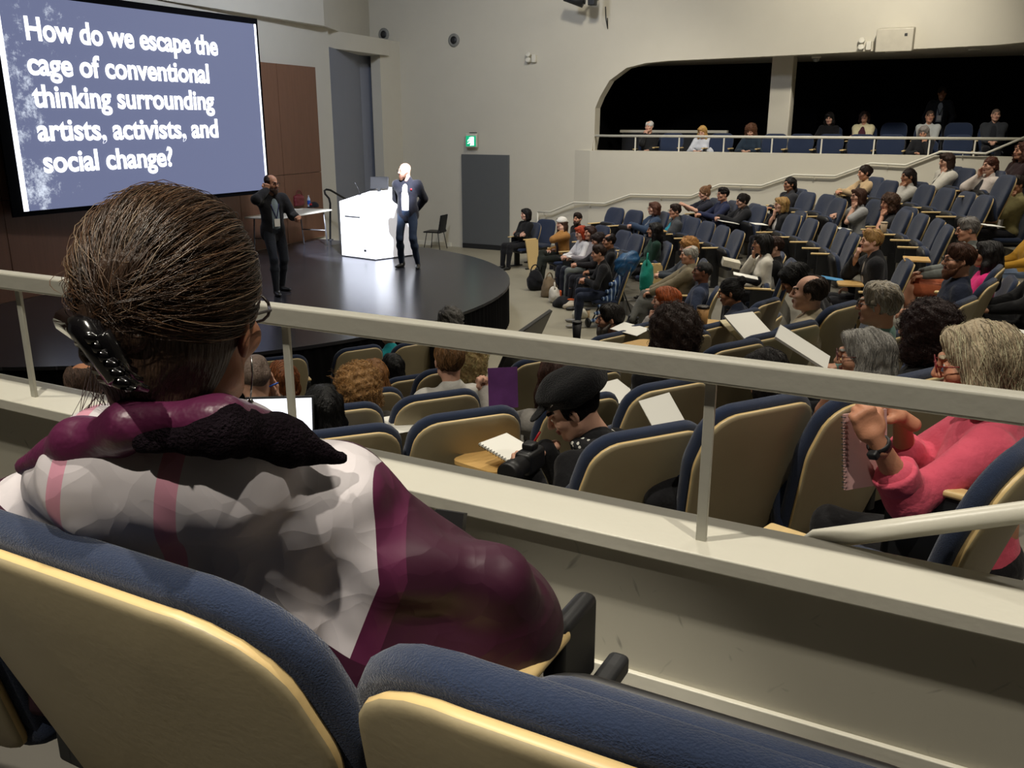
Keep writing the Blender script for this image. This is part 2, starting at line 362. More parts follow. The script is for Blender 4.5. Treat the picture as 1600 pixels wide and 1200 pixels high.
mb.add(V, [[4*i+j, 4*i+4+j, 4*i+5+j, 4*i+1+j] for i in range(nn) for j in range(3)], 0, True, T); mb.build('skirt', M_blackcloth, t)
# door and exit sign
def slot(p0, p1): return p0, p1
dl = atY(722.5, 242, 19.8); dr = atY(796.5, 242, 19.8)
t = MB().box(((dl[0]+dr[0])/2, 19.77, 1.16), (dr[0]-dl[0], .05, 2.32), bev=.004).build('door_1', M_doorgrey); struct(t)
struct(MB().box(((dl[0]+dr[0])/2, 19.74, .06), (dr[0]-dl[0]-.02, .03, .12)).build('door_kick', M_dark, t))
p = atY(741, 219, 19.8)
t = empty('exit_sign', (p[0], 19.8, p[2]), label='small lit green exit sign above the grey door', cat='sign')
MB().box((0, -.12, 0), (.30, .08, .33), bev=.01).build('housing', M_white, t); MB().box((0, -.05, .17), (.16, .1, .03)).build('bracket', M_dark, t)
M_green = mat('exit_green', '0a8a5a', .5, .05, 5, emit='10a070', estr=1.0); M_exw = mat('exit_white', 'e8fff8', .5, .02, 5, emit='e0fff6', estr=2.2)
fc = MB().box((0, -.163, -.02), (.28, .006, .25)).build('lit_face', M_green, t)
mb = MB().box((.04, -.169, -.02), (.09, .006, .2)); mb.build('doorway_symbol', M_exw, fc)
mb = MB().tube([(-.03, -.172, .06), (-.031, -.172, .061)], .02, 8).tube([(-.03, -.172, .035), (-.015, -.172, -.035)], .014, 6).tube([(-.02, -.172, -.03), (-.06, -.172, -.07), (-.09, -.172, -.075)], .011, 6).tube([(-.018, -.172, -.03), (.005, -.172, -.08), (-.01, -.172, -.125)], .011, 6).tube([(-.028, -.172, .03), (.01, -.172, 0), (.03, -.172, .02)], .009, 6).tube([(-.03, -.172, .028), (-.07, -.172, .01), (-.08, -.172, -.03)], .009, 6)
mb.build('running_figure', M_exw, fc)
# wall fittings
for i, (x, y) in enumerate([(600, 54), (709.5, 63)]):
    p = atY(x, y, 19.8); t = empty('air_nozzle', p, label=['round recessed air nozzle high on the wall near the screen', 'round recessed air nozzle high on the wall above the grey door'][i], cat='vent', group='round air nozzles')
    R = Matrix.Rotation(math.pi/2, 4, 'X')
    MB().lathe([(.10, -.005), (.155, -.005), (.155, .02), (.125, .045), (.10, .03)], 28, M=R).build('ring', mat('grey_ring', '85857f', .5), t)
    MB().lathe([(.102, 0), (.09, .03), (.05, .05), (.001, .055)], 24, M=R).build('nozzle', M_dark, t)
def emer(x, y, lab, Y=19.8):
    p = atY(x, y, Y); t = empty('emergency_light', p, label=lab, cat='light')
    MB().box((.07, -.05, 0), (.1, .1, .17), bev=.015).build('battery_box', M_white, t)
    for dx, dz in ((-.06, .06), (-.06, -.06)):
        MB().lathe([(.0004, 0), (.055, .03), (.06, .09), (.05, .095)], 16, M=Matrix.Translation((dx, -.05, dz)) @ Matrix.Rotation(math.radians(60), 4, 'X')).build('lamp_head', M_white, t)
emer(832, 92, 'small white twin emergency light on the side wall'); emer(1352, 72, 'small white twin emergency light beside the boxy wall speaker')
p = atY(545, 8, 19.3); t = MB().box((0, 0, 0), (.26, .22, .5), bev=.02).build('wall_speaker', M_wall, loc=p); tag(t, 'pale boxy speaker at the top edge above the alcove', 'speaker')
p = atY(1399, 62, 19.65); t = empty('wall_speaker', p, label='beige boxy speaker on the wall above the far gallery', cat='speaker')
MB().box((0, -.02, 0), (.66, .34, .42), bev=.02, rot=Matrix.Rotation(.12, 3, 'X')).build('cabinet', mat('beige_plastic', 'c9c3b2', .5), t); MB().box((.2, -.2, .07), (.05, .02, .05), bev=.005).build('badge', M_dark, t)
p = atY(1275, 97, 21.2); t = empty('dome_camera', (p[0], p[1], 4.46), label='small white dome camera under the gallery ceiling', cat='camera')
MB().lathe([(.0004, 0), (.10, 0), (.10, -.05), (.0004, -.05)], 18).build('mount', M_white, t); MB().lathe([(.08, -.05), (.075, -.09), (.05, -.12), (.001, -.13)], 18).build('dome', mat('smoked_dome', '8f8f8c', .2), t)
M_lamp = mat('lamp_glow', 'fff6e0', .5, .01, 5, emit='fff0d0', estr=9)
for i, (x, lab) in enumerate([(1045, 'lit ceiling downlight at the left end of the far gallery'), (1150, 'lit gallery downlight just left of the column'), (1265, 'lit gallery downlight beside the dome camera'), (1390, 'lit gallery downlight below the beige wall speaker'), (1520, 'lit gallery downlight nearest the right edge')]):
    q = atz(x, 97 if i < 3 else 92.5, 4.46) if False else atY(x, 96, 20.7); t = empty('downlight', (q[0], 20.75, 4.46), label=lab, cat='light', group='gallery downlights')
    MB().lathe([(.085, 0), (.11, 0), (.11, -.015), (.085, -.015)], 20).build('trim_ring', M_white, t)
    MB().lathe([(.084, -.004), (.06, -.006), (.001, -.008)], 20).build('lens', M_lamp, t)
    spot('gallery_spot', (q[0], 20.75, 4.4), (q[0], 20.5, 2), 26, 80, .7, .05, (1, .92, .8))
# lamp on a bracket high on the wall
p = atY(905, 2, 19.0); t = empty('stage_spotlight', (p[0], 19.0, p[2]), label='black stage spotlight on a bracket at the top of the side wall', cat='light')
MB().tube([(-.3, -.1, .1), (.1, 0, -.02)], [.09, .12], 16).build('barrel', M_dark, t); MB().tube([(.1, .8, .12), (.12, .05, .12), (.12, 0, -.06)], .025, 8).build('bracket', M_dark, t)
MB().box((.3, .02, .05), (.16, .16, .3), bev=.02).build('ballast', M_dark, t); MB().tube([(.3, .75, -.05), (.33, .72, -.3), (.36, .76, -.5), (.34, .78, -.28)], .012, 6).build('cable', M_dark, t)
# far gallery rail
ra = atY(927, 212, 19.84); t = empty('gallery_rail', (ra[0], 19.84, 2.46), label='slim white guard rail along the far gallery', cat='railing')
zr = ra[2]-2.46
MB().tube([(0, 0, zr), (9.6, 0, zr)], .028, 10).build('rail', M_white, t)
for x in (65, 212, 368, 528, 700, 877, 1065, 1262, 1425):
    q = atY(900+x/2.286, 225, 19.84); MB().box((q[0]-ra[0], 0, zr/2), (.028, .02, zr)).build('post', M_white, t)
# stepped white handrail on the side wall
hp = [(840, 331), (860, 331), (897, 316), (945, 318), (985, 304), (1080, 306), (1125, 288), (1190, 290), (1240, 273), (1305, 275), (1360, 255), (1415, 258), (1470, 237), (1540, 240), (1604, 213)]
P = [atY(x, y, 19.64) for x, y in hp]; t = empty('handrail', P[0], label='stepped white handrail climbing the side wall beside the seats', cat='railing')
mb = MB().tube([q-P[0] for q in P], .022, 8); mb.build('rail', M_white, t)
for i in range(0, len(P), 2):
    q = (P[i]+P[min(i+1, len(P)-1)])/2-P[0]; MB().tube([q, q+np.array([0, .03, -.09]), q+np.array([0, .1, -.1])], .01, 6).build('bracket', M_white, t)
MB().tube([(0, 0, 0), (0, 0, -P[0][2]+.02)], .02, 8).build('end_post', M_white, t)
# ---------------------------------------------------------------- screen
SX = -11.93
tr, br, bl = atX(399, 38, SX), atX(416, 296, SX), atX(38, 332, SX)
y0, y1 = bl[1], tr[1]; z0, z1 = br[2], tr[2]
t = empty('projection_screen', (SX, (y0+y1)/2, z0), label='large projection screen showing white words on slate blue', cat='screen')
cyy = (y0+y1)/2
def scr(name, ya, yb, za, zb, x, m, th=.02): return MB().box((x, (ya+yb)/2-cyy, (za+zb)/2-z0), (th, yb-ya, zb-za)).build(name, m, t)
scr('black_border', y0-.16, y1+.07, z0-.07, z1+.10, -.03, M_blackcloth, .03)
M_slide = bpy.data.materials.new('slide_glow'); M_slide.use_nodes = True; nt = M_slide.node_tree; N = nt.nodes; L = nt.links; b = N['Principled BSDF']
b.inputs['Base Color'].default_value = (.02, .02, .02, 1); b.inputs['Roughness'].default_value = .9
tc = N.new('ShaderNodeTexCoord'); sp = N.new('ShaderNodeSeparateXYZ'); L.new(tc.outputs['Object'], sp.inputs[0])
n1 = N.new('ShaderNodeTexNoise'); n1.inputs['Scale'].default_value = 1.6; n1.inputs['Detail'].default_value = 12; n1.inputs['Roughness'].default_value = .82; L.new(tc.outputs['Object'], n1.inputs['Vector'])
mr = N.new('ShaderNodeMapRange'); L.new(sp.outputs['Y'], mr.inputs[0]); mr.inputs[1].default_value = -(y1-y0)/2; mr.inputs[2].default_value = .4; mr.inputs[3].default_value = .50; mr.inputs[4].default_value = .76
gt = N.new('ShaderNodeMath'); gt.operation = 'SUBTRACT'; L.new(n1.outputs['Fac'], gt.inputs[0]); L.new(mr.outputs[0], gt.inputs[1])
m2 = N.new('ShaderNodeMapRange'); L.new(gt.outputs[0], m2.inputs[0]); m2.inputs[1].default_value = 0; m2.inputs[2].default_value = .12
mx = N.new('ShaderNodeMix'); mx.data_type = 'RGBA'; L.new(m2.outputs[0], mx.inputs[0]); mx.inputs[6].default_value = lin('6c7393')+(1,); mx.inputs[7].default_value = lin('e6efff')+(1,)
L.new(mx.outputs[2], b.inputs['Emission Color']); b.inputs['Emission Strength'].default_value = 1.0
scr('slide', y0, y1, z0, z1, 0, M_slide, .01)
M_glow = mat('slide_white', 'ffffff', .9, .01, 5, emit='f4f7ff', estr=2.2)
scr('left_light_strip', y0-.005, y0+.07, z0, z1, .006, M_glow, .004); scr('right_light_strip', y1-.045, y1+.0, z0, z1, .006, M_glow, .004)
for txt, l, r, capz in [('How do we escape the', (39.7, 61), (339.5, 86), None), ('cage of conventional', (44, 116), (327, 129), None), ('thinking surrounding', (54, 168), (336, 170), None), ('artists, activists, and', (60, 219.6), (341.5, 214), None), ('social change?', (69, 269), (270.6, 259), None)]:
    A = atX(*l, SX+.02); B = atX(*r, SX+.02); fc = bpy.data.curves.new('slide_words', 'FONT'); fc.body = txt; fc.size = .42; fc.offset = .0105; fc.extrude = .003
    o = link('slide_words', fc, t); o.data.materials.append(M_glow); bpy.context.view_layer.update(); wd = o.dimensions.x
    me = bpy.data.meshes.new_from_object(o.evaluated_get(bpy.context.evaluated_depsgraph_get())); bpy.data.objects.remove(o); o = link('slide_words', me, t)
    o.matrix_local = Matrix(((0, 0, 1, .02), (1, 0, 0, A[1]-cyy), (0, 1, 0, (A[2]+B[2])/2-z0), (0, 0, 0, 1))) @ Matrix.Diagonal(((B[1]-A[1])/wd, 1, 1, 1))
# ================================================================ CHAIRS
def rounded(poly, rad, n=6):
    out = []; N_ = len(poly)
    for i in range(N_):
        p, a, b = Vector(poly[i]), Vector(poly[i-1]), Vector(poly[(i+1) % N_]); r = rad[i]
        u, v = (a-p).normalized(), (b-p).normalized(); ang = u.angle(v); dd = min(r/math.tan(ang/2), (a-p).length*.49, (b-p).length*.49); r = dd*math.tan(ang/2)
        c = p+(u+v).normalized()*(r/math.sin(ang/2)); s, e = p+u*dd-c, p+v*dd-c; 
        for j in range(n+1):
            q = s.lerp(e, j/n); q = q.normalized()*r if q.length > 1e-9 else q; out.append(c+q)
    return out
def slab(outline, S, front, back, edge_mat=0):
    """outline in (u,v); S(u,v,n) maps to 3-D; front/back: rings (scale, offset) from the rim inwards"""
    n = len(outline); cx = sum(p[0] for p in outline)/n; cy = sum(p[1] for p in outline)/n; V = []; Q = []; M = []
    rings = [(a, b) for a, b in back[::-1]]+list(front)
    for sc_, of in rings:
        for p in outline: V.append(S(cx+(p[0]-cx)*sc_, cy+(p[1]-cy)*sc_, of))
    for i in range(len(rings)-1):
        em = edge_mat if i in (len(back)-1, len(back)-2, len(back)) and edge_mat else 0
        for k in range(n): Q.append([i*n+k, i*n+(k+1) % n, (i+1)*n+(k+1) % n, (i+1)*n+k]); M.append(em)
    return V, Q, M
def backS(u, v, n):
    t = .30; y = -.155-v*math.sin(t)+.42*u*u; z = .36+v*math.cos(t); return (u, y+n*math.cos(t), z+n*math.sin(t))
OUT = rounded([(-.205, 0), (.205, 0), (.262, .40), (.232, .607), (-.232, .607), (-.262, .40)], [.05, .05, .25, .12, .12, .25])
def mk_shell():
    V, Q, M = slab(OUT, backS, [(.99, .009), (.95, .011), (.6, .011), (.2, .011), (.0004, .011)], [(1.0, .004), (1.0, -.004), (.985, -.009), (.95, -.011), (.6, -.011), (.2, -.011), (.0004, -.011)], 1)
    return qmesh('back_shell', V, Q, [M_lam, M_birch], M)
def mk_cushion():
    V, Q, M = slab([(p[0]*1.06, (p[1]-.3)*1.045+.305) for p in OUT], backS, [(1.0, .035), (.985, .05), (.95, .058), (.8, .064), (.5, .062), (.2, .058), (.0004, .057)], [(.985, .014), (.9, .012), (.5, .012), (.0004, .012)])
    return qmesh('back_cushion', V, Q, M_navy)
SEATO = rounded([(-.235, 0), (.235, 0), (.225, .42), (-.225, .42)], [.05, .05, .09, .09])
def mk_seat():
    S = lambda u, v, n: (u, v, n)
    V, Q, M = slab(SEATO, S, [(1.0, .05), (.98, .065), (.9, .078), (.6, .08), (.3, .078), (.0004, .076)], [(1.0, .03), (.97, .02), (.5, .02), (.0004, .02)])
    return qmesh('seat_cushion', V, Q, M_navy)
def mk_pan():
    S = lambda u, v, n: (u, v, n)
    V, Q, M = slab(SEATO, S, [(.99, .018), (.9, .022), (.0004, .022)], [(.97, .0), (.9, -.02), (.75, -.035), (.4, -.04), (.0004, -.04)])
    return qmesh('seat_pan', V, Q, M_black)
CM = dict(shell=mk_shell(), cushion=mk_cushion(), seat=mk_seat(), pan=mk_pan())
mb = MB(); mb.box((0, .05, .652), (.055, .34, .024), bev=.01); CM['arm'] = mb.mesh('armrest', M_birch)
mb = MB(); mb.box((0, 0, .50), (.036, .26, .28), bev=.008).box((0, -.02, .2), (.05, .12, .4)).box((0, 0, .012), (.07, .3, .024)); CM['ped'] = mb.mesh('pedestal', M_dark)
mb = MB(); pl = rounded([(-.16, .0), (.10, .0), (.16, .45), (.2, .64), (-.14, .64)], [.02, .05, .1, .03, .03])
n = len(pl); mb.add([(-.014, p[0], p[1]) for p in pl]+[(.014, p[0], p[1]) for p in pl], [list(range(n))[::-1], [n+i for i in range(n)]]+[[i, (i+1) % n, n+(i+1) % n, n+i] for i in range(n)]); CM['end'] = mb.mesh('end_panel', M_birch)
mb = MB(); tb = rounded([(-.16, 0), (.13, 0), (.17, .14), (.1, .26), (-.16, .26)], [.04, .05, .08, .08, .04]); mb.prism([(p[0], p[1]) for p in tb], 0, .016); CM['tablet'] = mb.mesh('tablet_arm', mat('maple_tablet', 'cfa869', .4, .1, 8, stretch=(1, 6, 1)))
mb = MB(); mb.box((0, 0, -.09), (.02, .05, .18)); CM['tabletleg'] = mb.mesh('tablet_bracket', M_dark)
def chair(loc, rz, label, group, up=True, arms=(1,), end=None, tablet=False, noback=False, arm_at=.29, scale=None, seat_up=(.35, .82)):
    r = empty('auditorium_seat', loc, rz, label, 'seat', group)
    if scale: r.scale = scale
    if not noback: link('back_shell', CM['shell'], r); link('back_cushion', CM['cushion'], r)
    s = link('seat_cushion', CM['seat'], r); p = link('seat_pan', CM['pan'], r)
    for o in (s, p):
        if up: o.matrix_local = Matrix.Translation((0, -.075, seat_up[0])) @ Matrix.Rotation(math.radians(78), 4, 'X') @ Matrix.Diagonal((1, seat_up[1], 1, 1))
        else: o.location = (0, -.15, .37)
    for a in arms:
        link('armrest', CM['arm'], r, (a*arm_at, 0, 0)); link('pedestal', CM['ped'], r, (a*arm_at, 0, 0))
    if end: link('end_panel', CM['end'], r, (end*(arm_at+.035), 0, 0))
    if tablet:
        k = link('tablet_arm', CM['tablet'], r, (tablet*.1, .16, .70)); link('tablet_bracket', CM['tabletleg'], r, (tablet*.25, .22, .70))
    return r
def az2rz(az): return math.radians(28-az)
def face_center(x, y, cx=-10.6, cy=9.8):  # rotation so that local +y looks at the stage
    return math.atan2(cy-y, cx-x)-math.pi/2
def chair_at(px, py, k, label, group='auditorium seats', rz=None, base=None, **kw):
    z = TIER*k if base is None else base
    P = atz(px, py, z+.945); r = face_center(P[0], P[1]) if rz is None else rz
    f = np.array([-math.sin(r), math.cos(r)]); x, y = P[:2]+f*.335
    return chair((x, y, z), r, label, group, **kw)
# ================================================================ PEOPLE
M_lip = mat('lips', '9a5a52', .5, .05, 20); M_eye = mat('eye_dark', '1a1512', .2, .1, 50); M_eyew = mat('eye_white', 'd8d2c8', .3, .02, 50)
_HEAD = {}
def head_tpl(h, male=True):
    key = (h, male)
    if key in _HEAD: return _HEAD[key]
    f = Fld(); j = 1.0 if male else .93
    f.ell((0, -.018, .03), (.076, .096, .088), .03).ell((0, .022, -.048), (.058*j, .064, .066), .04)
    f.ell((0, .066, -.094), (.024*j, .022, .019), .03)
    for s in (-1, 1):
        f.ell((s*.040, .055, -.022), (.028, .03, .026), .02).cone((s*.052, -.0, -.062), (s*.03, .055, -.09), .017, .014, .025)
        f.ell((s*.016, .086, .030), (.024, .012, .008), .014)
    for s in (-1, 1): f.ell((s*.032, .092, .010), (.019, .014, .012), .012, op=-1)
    f.cone((0, .090, .018), (0, .110, -.024), .008, .0125, .012)
    for s in (-1, 1): f.ell((s*.012, .098, -.028), (.009, .010, .008), .008)
    f.ell((0, .091, -.052), (.024, .010, .0065), .007).ell((0, .089, -.063), (.020, .010, .0070), .007)
    for s in (-1, 1):
        f.ell((s*.031, .076, .008), (.0145, .0135, .0125), .003)
        R = rotz(s*.5) @ rotx(-.15); f.ell((s*.080, -.008, -.004), (.008, .019, .033), .008, R); f.ell((s*.086, .0, -.002), (.006, .010, .018), .006, R, op=-1)
    f.cone((0, -.030, -.05), (0, -.045, -.20), .054*j, .058*j, .04)
    V, Q = f.nets(h); c = V[Q].mean(1); m = np.zeros(len(Q), int)
    ax_ = np.abs(c[:, 0])
    eye = ((ax_-.031)**2/.0125**2+(c[:, 2]-.008)**2/.0072**2 < 1) & (c[:, 1] > .074); m[eye] = 3
    iris = ((ax_-.031)**2+(c[:, 2]-.008)**2 < .0062**2) & (c[:, 1] > .08); m[iris] = 2
    if h > .006: m[eye] = 0; m[((ax_-.031)**2+(c[:, 2]-.008)**2 < .0085**2) & (c[:, 1] > .07)] = 2
    m[(ax_ < .024) & (np.abs(c[:, 2]+.0575) < .0095) & (c[:, 1] > .085)] = 1
    br = (np.abs(ax_-.032) < .019) & (np.abs(c[:, 2]-.034+.12*np.abs(ax_-.03)) < .0045+h*.2) & (c[:, 1] > .06); m[br] = 4
    _HEAD[key] = (V, Q, m); return _HEAD[key]
_HAND = {}
def hand_tpl(pose, h):
    """right hand, palm down (-z), fingers along +y, thumb towards -x"""
    key = (pose, h)
    if key in _HAND: return _HAND[key]
    f = Fld(); g = max(.0, (h-.004)*.35)
    f.box((0, .048, 0), (.039, .046, .013), .012, .015).ell((-.024, .035, -.009), (.02, .034, .014), .015).ell((.026, .035, -.006), (.016, .036, .013), .015)
    f.cone((0, -.05, 0), (0, .01, 0), .025, .027, .02)
    cur = {'relax': (.35, .45, .3), 'flat': (.08, .1, .08), 'grip': (1.0, 1.2, .7), 'fist': (1.35, 1.55, .9), 'pen': (.75, .9, .4)}[pose]
    for i, (x, L, sp) in enumerate([(-.029, .072, -.10), (-.0095, .080, -.02), (.010, .075, .05), (.028, .058, .14)]):
        p = np.array([x, .088-.006*abs(i-1.2), .002]); a = .05; r = .0098-.0008*(i == 3)+g
        for q, (fr, c) in enumerate(zip((.45, .31, .24), cur)):
            a += c*(1+.12*i); d = np.array([math.sin(sp)*math.cos(a), math.cos(a)*math.cos(sp), -math.sin(a)]); e = p+d*L*fr
            f.cone(p, e, r, r*.92, .006 if q else .012); p = e; r *= .92
    if pose in ('grip', 'fist', 'pen'): T_ = [(-.034, .02, -.008), (-.050, .05, -.030), (-.036, .078, -.050), (-.018, .088, -.058)]
    else: T_ = [(-.034, .02, -.006), (-.060, .048, -.014), (-.072, .074, -.022), (-.076, .096, -.030)]
    for i in range(3): f.cone(T_[i], T_[i+1], .0135-.0015*i+g, .0122-.0018*i+g, .012)
    V, Q = f.nets(h); _HAND[key] = (V, Q); return _HAND[key]
def frame(d, up):
    y = np.array(d, float); y /= np.linalg.norm(y); z = np.array(up, float); z = z-y*(z @ y); z /= max(np.linalg.norm(z), 1e-6); x = np.cross(y, z)
    return np.stack([x, y, z], 1)
def place(tpl, R, t, mirror=False, s=1.):
    V = tpl[0]*s
    Q = tpl[1]
    if mirror: V = V*np.array([-1, 1, 1]); Q = Q[:, ::-1]
    return (V @ R.T+t).astype(np.float32), Q
def ik(a, t, l1, l2, hint):
    d = t-a; L = np.linalg.norm(d); L2 = min(L, (l1+l2)*.995); d = d/max(L, 1e-6); t = a+d*L2
    x = (l1*l1-l2*l2+L2*L2)/(2*L2); y = math.sqrt(max(l1*l1-x*x, 0)); h = np.array(hint, float); h = h-d*(h @ d); h /= max(np.linalg.norm(h), 1e-6)
    return a+d*x+h*y, t
def noise3(seed, freq, amp, n=5):
    r = np.random.RandomState(seed); W = r.normal(size=(n, 3))*freq; ph = r.uniform(0, 6.28, n)
    def f(X, Y, Z): return sum(np.sin(w[0]*X+w[1]*Y+w[2]*Z+p) for w, p in zip(W, ph))*amp/n*1.6
    return f
def hair_field(style, h, seed):
    f = Fld(); dsp = noise3(seed, 60, .0055, 7)
    if style in ('short', 'fringe', 'thin', 'buzz'):
        g = .0 if style == 'buzz' else .006
        f.ell((0, -.022, .034), (.080+g, .101+g, .092+g*1.6), .02)
        if style == 'short': f.ell((0, .02, .098), (.058, .062, .032), .03)
        f.ell((0, .128, -.014), (.090, .080, .084), .022, op=-1)
        f.box((0, .0, -.115), (.14, .2, .068), .02, .02, op=-1)
        for s in (-1, 1): f.ell((s*.092, .022, -.022), (.028, .040, .045), .01, op=-1)
        f.ell((0, -.01, -.07), (.07, .075, .05), .01, op=-1)
        if style == 'fringe': f.ell((0, .045, .115), (.062, .12, .075), .02, op=-1).box((0, .13, .0), (.2, .1, .2), .01, .02, op=-1)
        if style == 'thin': f.ell((0, .05, .125), (.058, .09, .05), .02, op=-1)
    elif style in ('bob', 'sweep', 'long', 'bun', 'pony', 'updo', 'curly', 'afro', 'curllong'):
        f.ell((0, -.024, .034), (.087, .106, .099), .02)
        up = style in ('bun', 'pony', 'updo')
        if not up:
            w_ = {'bob': .036, 'sweep': .04, 'long': .03, 'curly': .052, 'afro': .06, 'curllong': .045}[style]
            for s in (-1, 1):
                f.cone((s*.070, -.015, .03), (s*.082, -.005, -.085), w_, w_*1.05, .04)
                if style in ('long', 'curllong'): f.cone((s*.075, -.0, -.08), (s*.095, .0, -.25), w_*1.1, .028, .04)
            f.cone((0, -.07, .02), (0, -.075, -.09), .07, .066, .05)
            if style in ('long', 'curllong'): f.cone((0, -.08, -.08), (0, -.10, -.28), .068, .055, .05)
            if style in ('curly', 'afro'): f.ell((0, -.03, .06), (.115, .125, .10), .04); f.cone((0, -.09, .0), (0, -.08, -.08), .08, .07, .05)
        else:
            f.ell((0, -.05, -.02), (.074, .07, .07), .03)
            if style == 'bun': f.ell((0, -.125, .085), (.045, .042, .042), .015)
            if style == 'updo': f.ell((0, -.125, .02), (.05, .04, .055), .025)
            if style == 'pony': f.ell((0, -.12, .05), (.03, .03, .03), .015); f.cone((0, -.135, .03), (.01, -.155, -.12), .026, .034, .02); f.cone((.01, -.155, -.12), (.015, -.14, -.22), .034, .012, .02)
            for s in (-1, 1): f.ell((s*.098, .012, -.03), (.03, .036, .04), .01, op=-1)
        f.ell((0, .142 if style == 'sweep' else .120, -.052 if style == 'sweep' else -.040), (.05 if style == 'sweep' else .063, .080, .098), .02, op=-1)
        f.ell((0, .02, -.11), (.052, .07, .09), .01, op=-1)
        if style in ('bob', 'long', 'sweep'): f.ell((.02, .052, .088), (.060, .034, .026), .03)
        if style in ('curly', 'afro', 'curllong'): dsp = noise3(seed, 95, .012, 7)
    elif style == 'cap':
        f.ell((0, -.018, .055), (.100, .122, .088), .02); f.box((0, 0, -.04), (.2, .3, .075), .01, .015, op=-1)
        f.ell((0, -.115, .045), (.06, .06, .012), .02)
    V, Q = f.nets(h, dsp); return V, Q
def strands(V, Q, style, seed, n, rad, m=7, seg=.016):
    r = np.random.RandomState(seed); fn = np.cross(V[Q[:, 2]]-V[Q[:, 0]], V[Q[:, 3]]-V[Q[:, 1]]); N = np.zeros_like(V)
    for i in range(4): np.add.at(N, Q[:, i], fn)
    N /= np.maximum(np.linalg.norm(N, axis=1, keepdims=True), 1e-9)
    c = V.mean(0)
    if ((V-c)*N).sum() < 0: N = -N
    st = max(1, len(V)//2500); Vd, Nd = V[::st], N[::st]; p = V[r.randint(0, len(V), n)].astype(float); path = np.zeros((n, m, 3)); nr = np.zeros((n, m, 3)); tg = np.zeros((n, m, 3))
    curly = style in ('curly', 'afro', 'curllong'); jit = r.normal(size=(n, 3))*(.8 if curly else .22)
    ph0 = r.uniform(0, 6.28, n); lift = r.uniform(0, .0022, n)
    for j in range(m):
        k = np.argmin(((p[:, None, :]-Vd[None])**2).sum(2), 1); nn = Nd[k]
        if style in ('bob', 'long', 'sweep'): f = np.stack([np.sign(p[:, 0])*np.clip(nn[:, 2], 0, 1)*.9, -.35*np.clip(nn[:, 2], 0, 1), -1.0*np.ones(n)], 1)
        elif curly: f = np.array([0, 0, -.7])+np.zeros((n, 3))
        elif style in ('bun', 'pony', 'updo'): f = np.array([0, -1., .1])+np.zeros((n, 3))
        else: f = np.stack([np.zeros(n), np.where(p[:, 1] > .02, .2, -.3), -.8*np.ones(n)], 1)+np.array([.35, 0, 0])*np.clip(nn[:, 2:3], 0, 1)
        f = f+jit; t = f-nn*(f*nn).sum(1, keepdims=True); t /= np.maximum(np.linalg.norm(t, axis=1, keepdims=True), 1e-6)
        p = p+nn*(((Vd[k]-p)*nn).sum(1, keepdims=True)*.8+(lift[:, None] if not curly else .002)); path[:, j] = p; nr[:, j] = nn; tg[:, j] = t
        p = p+t*(seg if not curly else seg*.55)
    bi = np.cross(nr, tg)
    if curly:
        ph = ph0[:, None]+np.arange(m)[None]*1.25; path = path+(nr*np.cos(ph)[..., None]+bi*np.sin(ph)[..., None])*.0065+nr*.004
    else: path += nr*.0012
    P = []; tap = np.linspace(1, .45, m)[None, :, None]
    for a in (0, 2.09, 4.19): P.append(path+(nr*math.cos(a)+bi*math.sin(a))*rad*tap)
    P = np.stack(P, 2).reshape(-1, 3); base = (np.arange(n)[:, None]*m+np.arange(m-1)[None]).reshape(-1)*3; q = []
    for a in range(3): b = (a+1) % 3; q.append(np.stack([base+a, base+b, base+3+b, base+3+a], 1))
    q = np.concatenate(q); mi = np.tile(np.repeat(r.randint(0, 3, n), m-1), 3); return P, q, mi
def tint(hexc, f): return ''.join('%02x' % int(min(255, int(hexc[i:i+2], 16)*f)) for i in (0, 2, 4))
_shoe = {}
def shoe_mesh(hexc):
    if hexc in _shoe: return _shoe[hexc]
    f = Fld().ell((0, .06, .03), (.042, .12, .032), .03).ell((0, -.035, .045), (.036, .055, .045), .04).cone((0, -.04, .06), (0, -.045, .10), .038, .036, .03).box((0, 0, -.05), (.2, .3, .05), .005, .005, op=-1)
    V, Q = f.nets(.010); m = mat('shoe_'+hexc, hexc, .45, .1, 20); _shoe[hexc] = qmesh('shoe', V, Q, m); return _shoe[hexc]
def glasses(parent, R, t, hexc='151214'):
    mb = MB()
    for s in (-1, 1):
        mb.tube([(s*.033+.024*math.cos(a), .107, .008+.019*math.sin(a)) for a in np.linspace(0, 2*math.pi, 15)], .0022, 5)
        mb.tube([(s*.057, .105, .012), (s*.076, .07, .012), (s*.082, -.005, .012), (s*.083, -.02, -.005)], .002, 5)
    mb.tube([(-.009, .107, .012), (0, .11, .014), (.009, .107, .012)], .002, 5)
    o = mb.build('glasses', mat('spectacle_frame_'+hexc, hexc, .3), parent); o.matrix_local = Matrix.Translation(t) @ Matrix(R.tolist()).to_4x4(); return o
V3 = lambda *a: np.array(a, float)
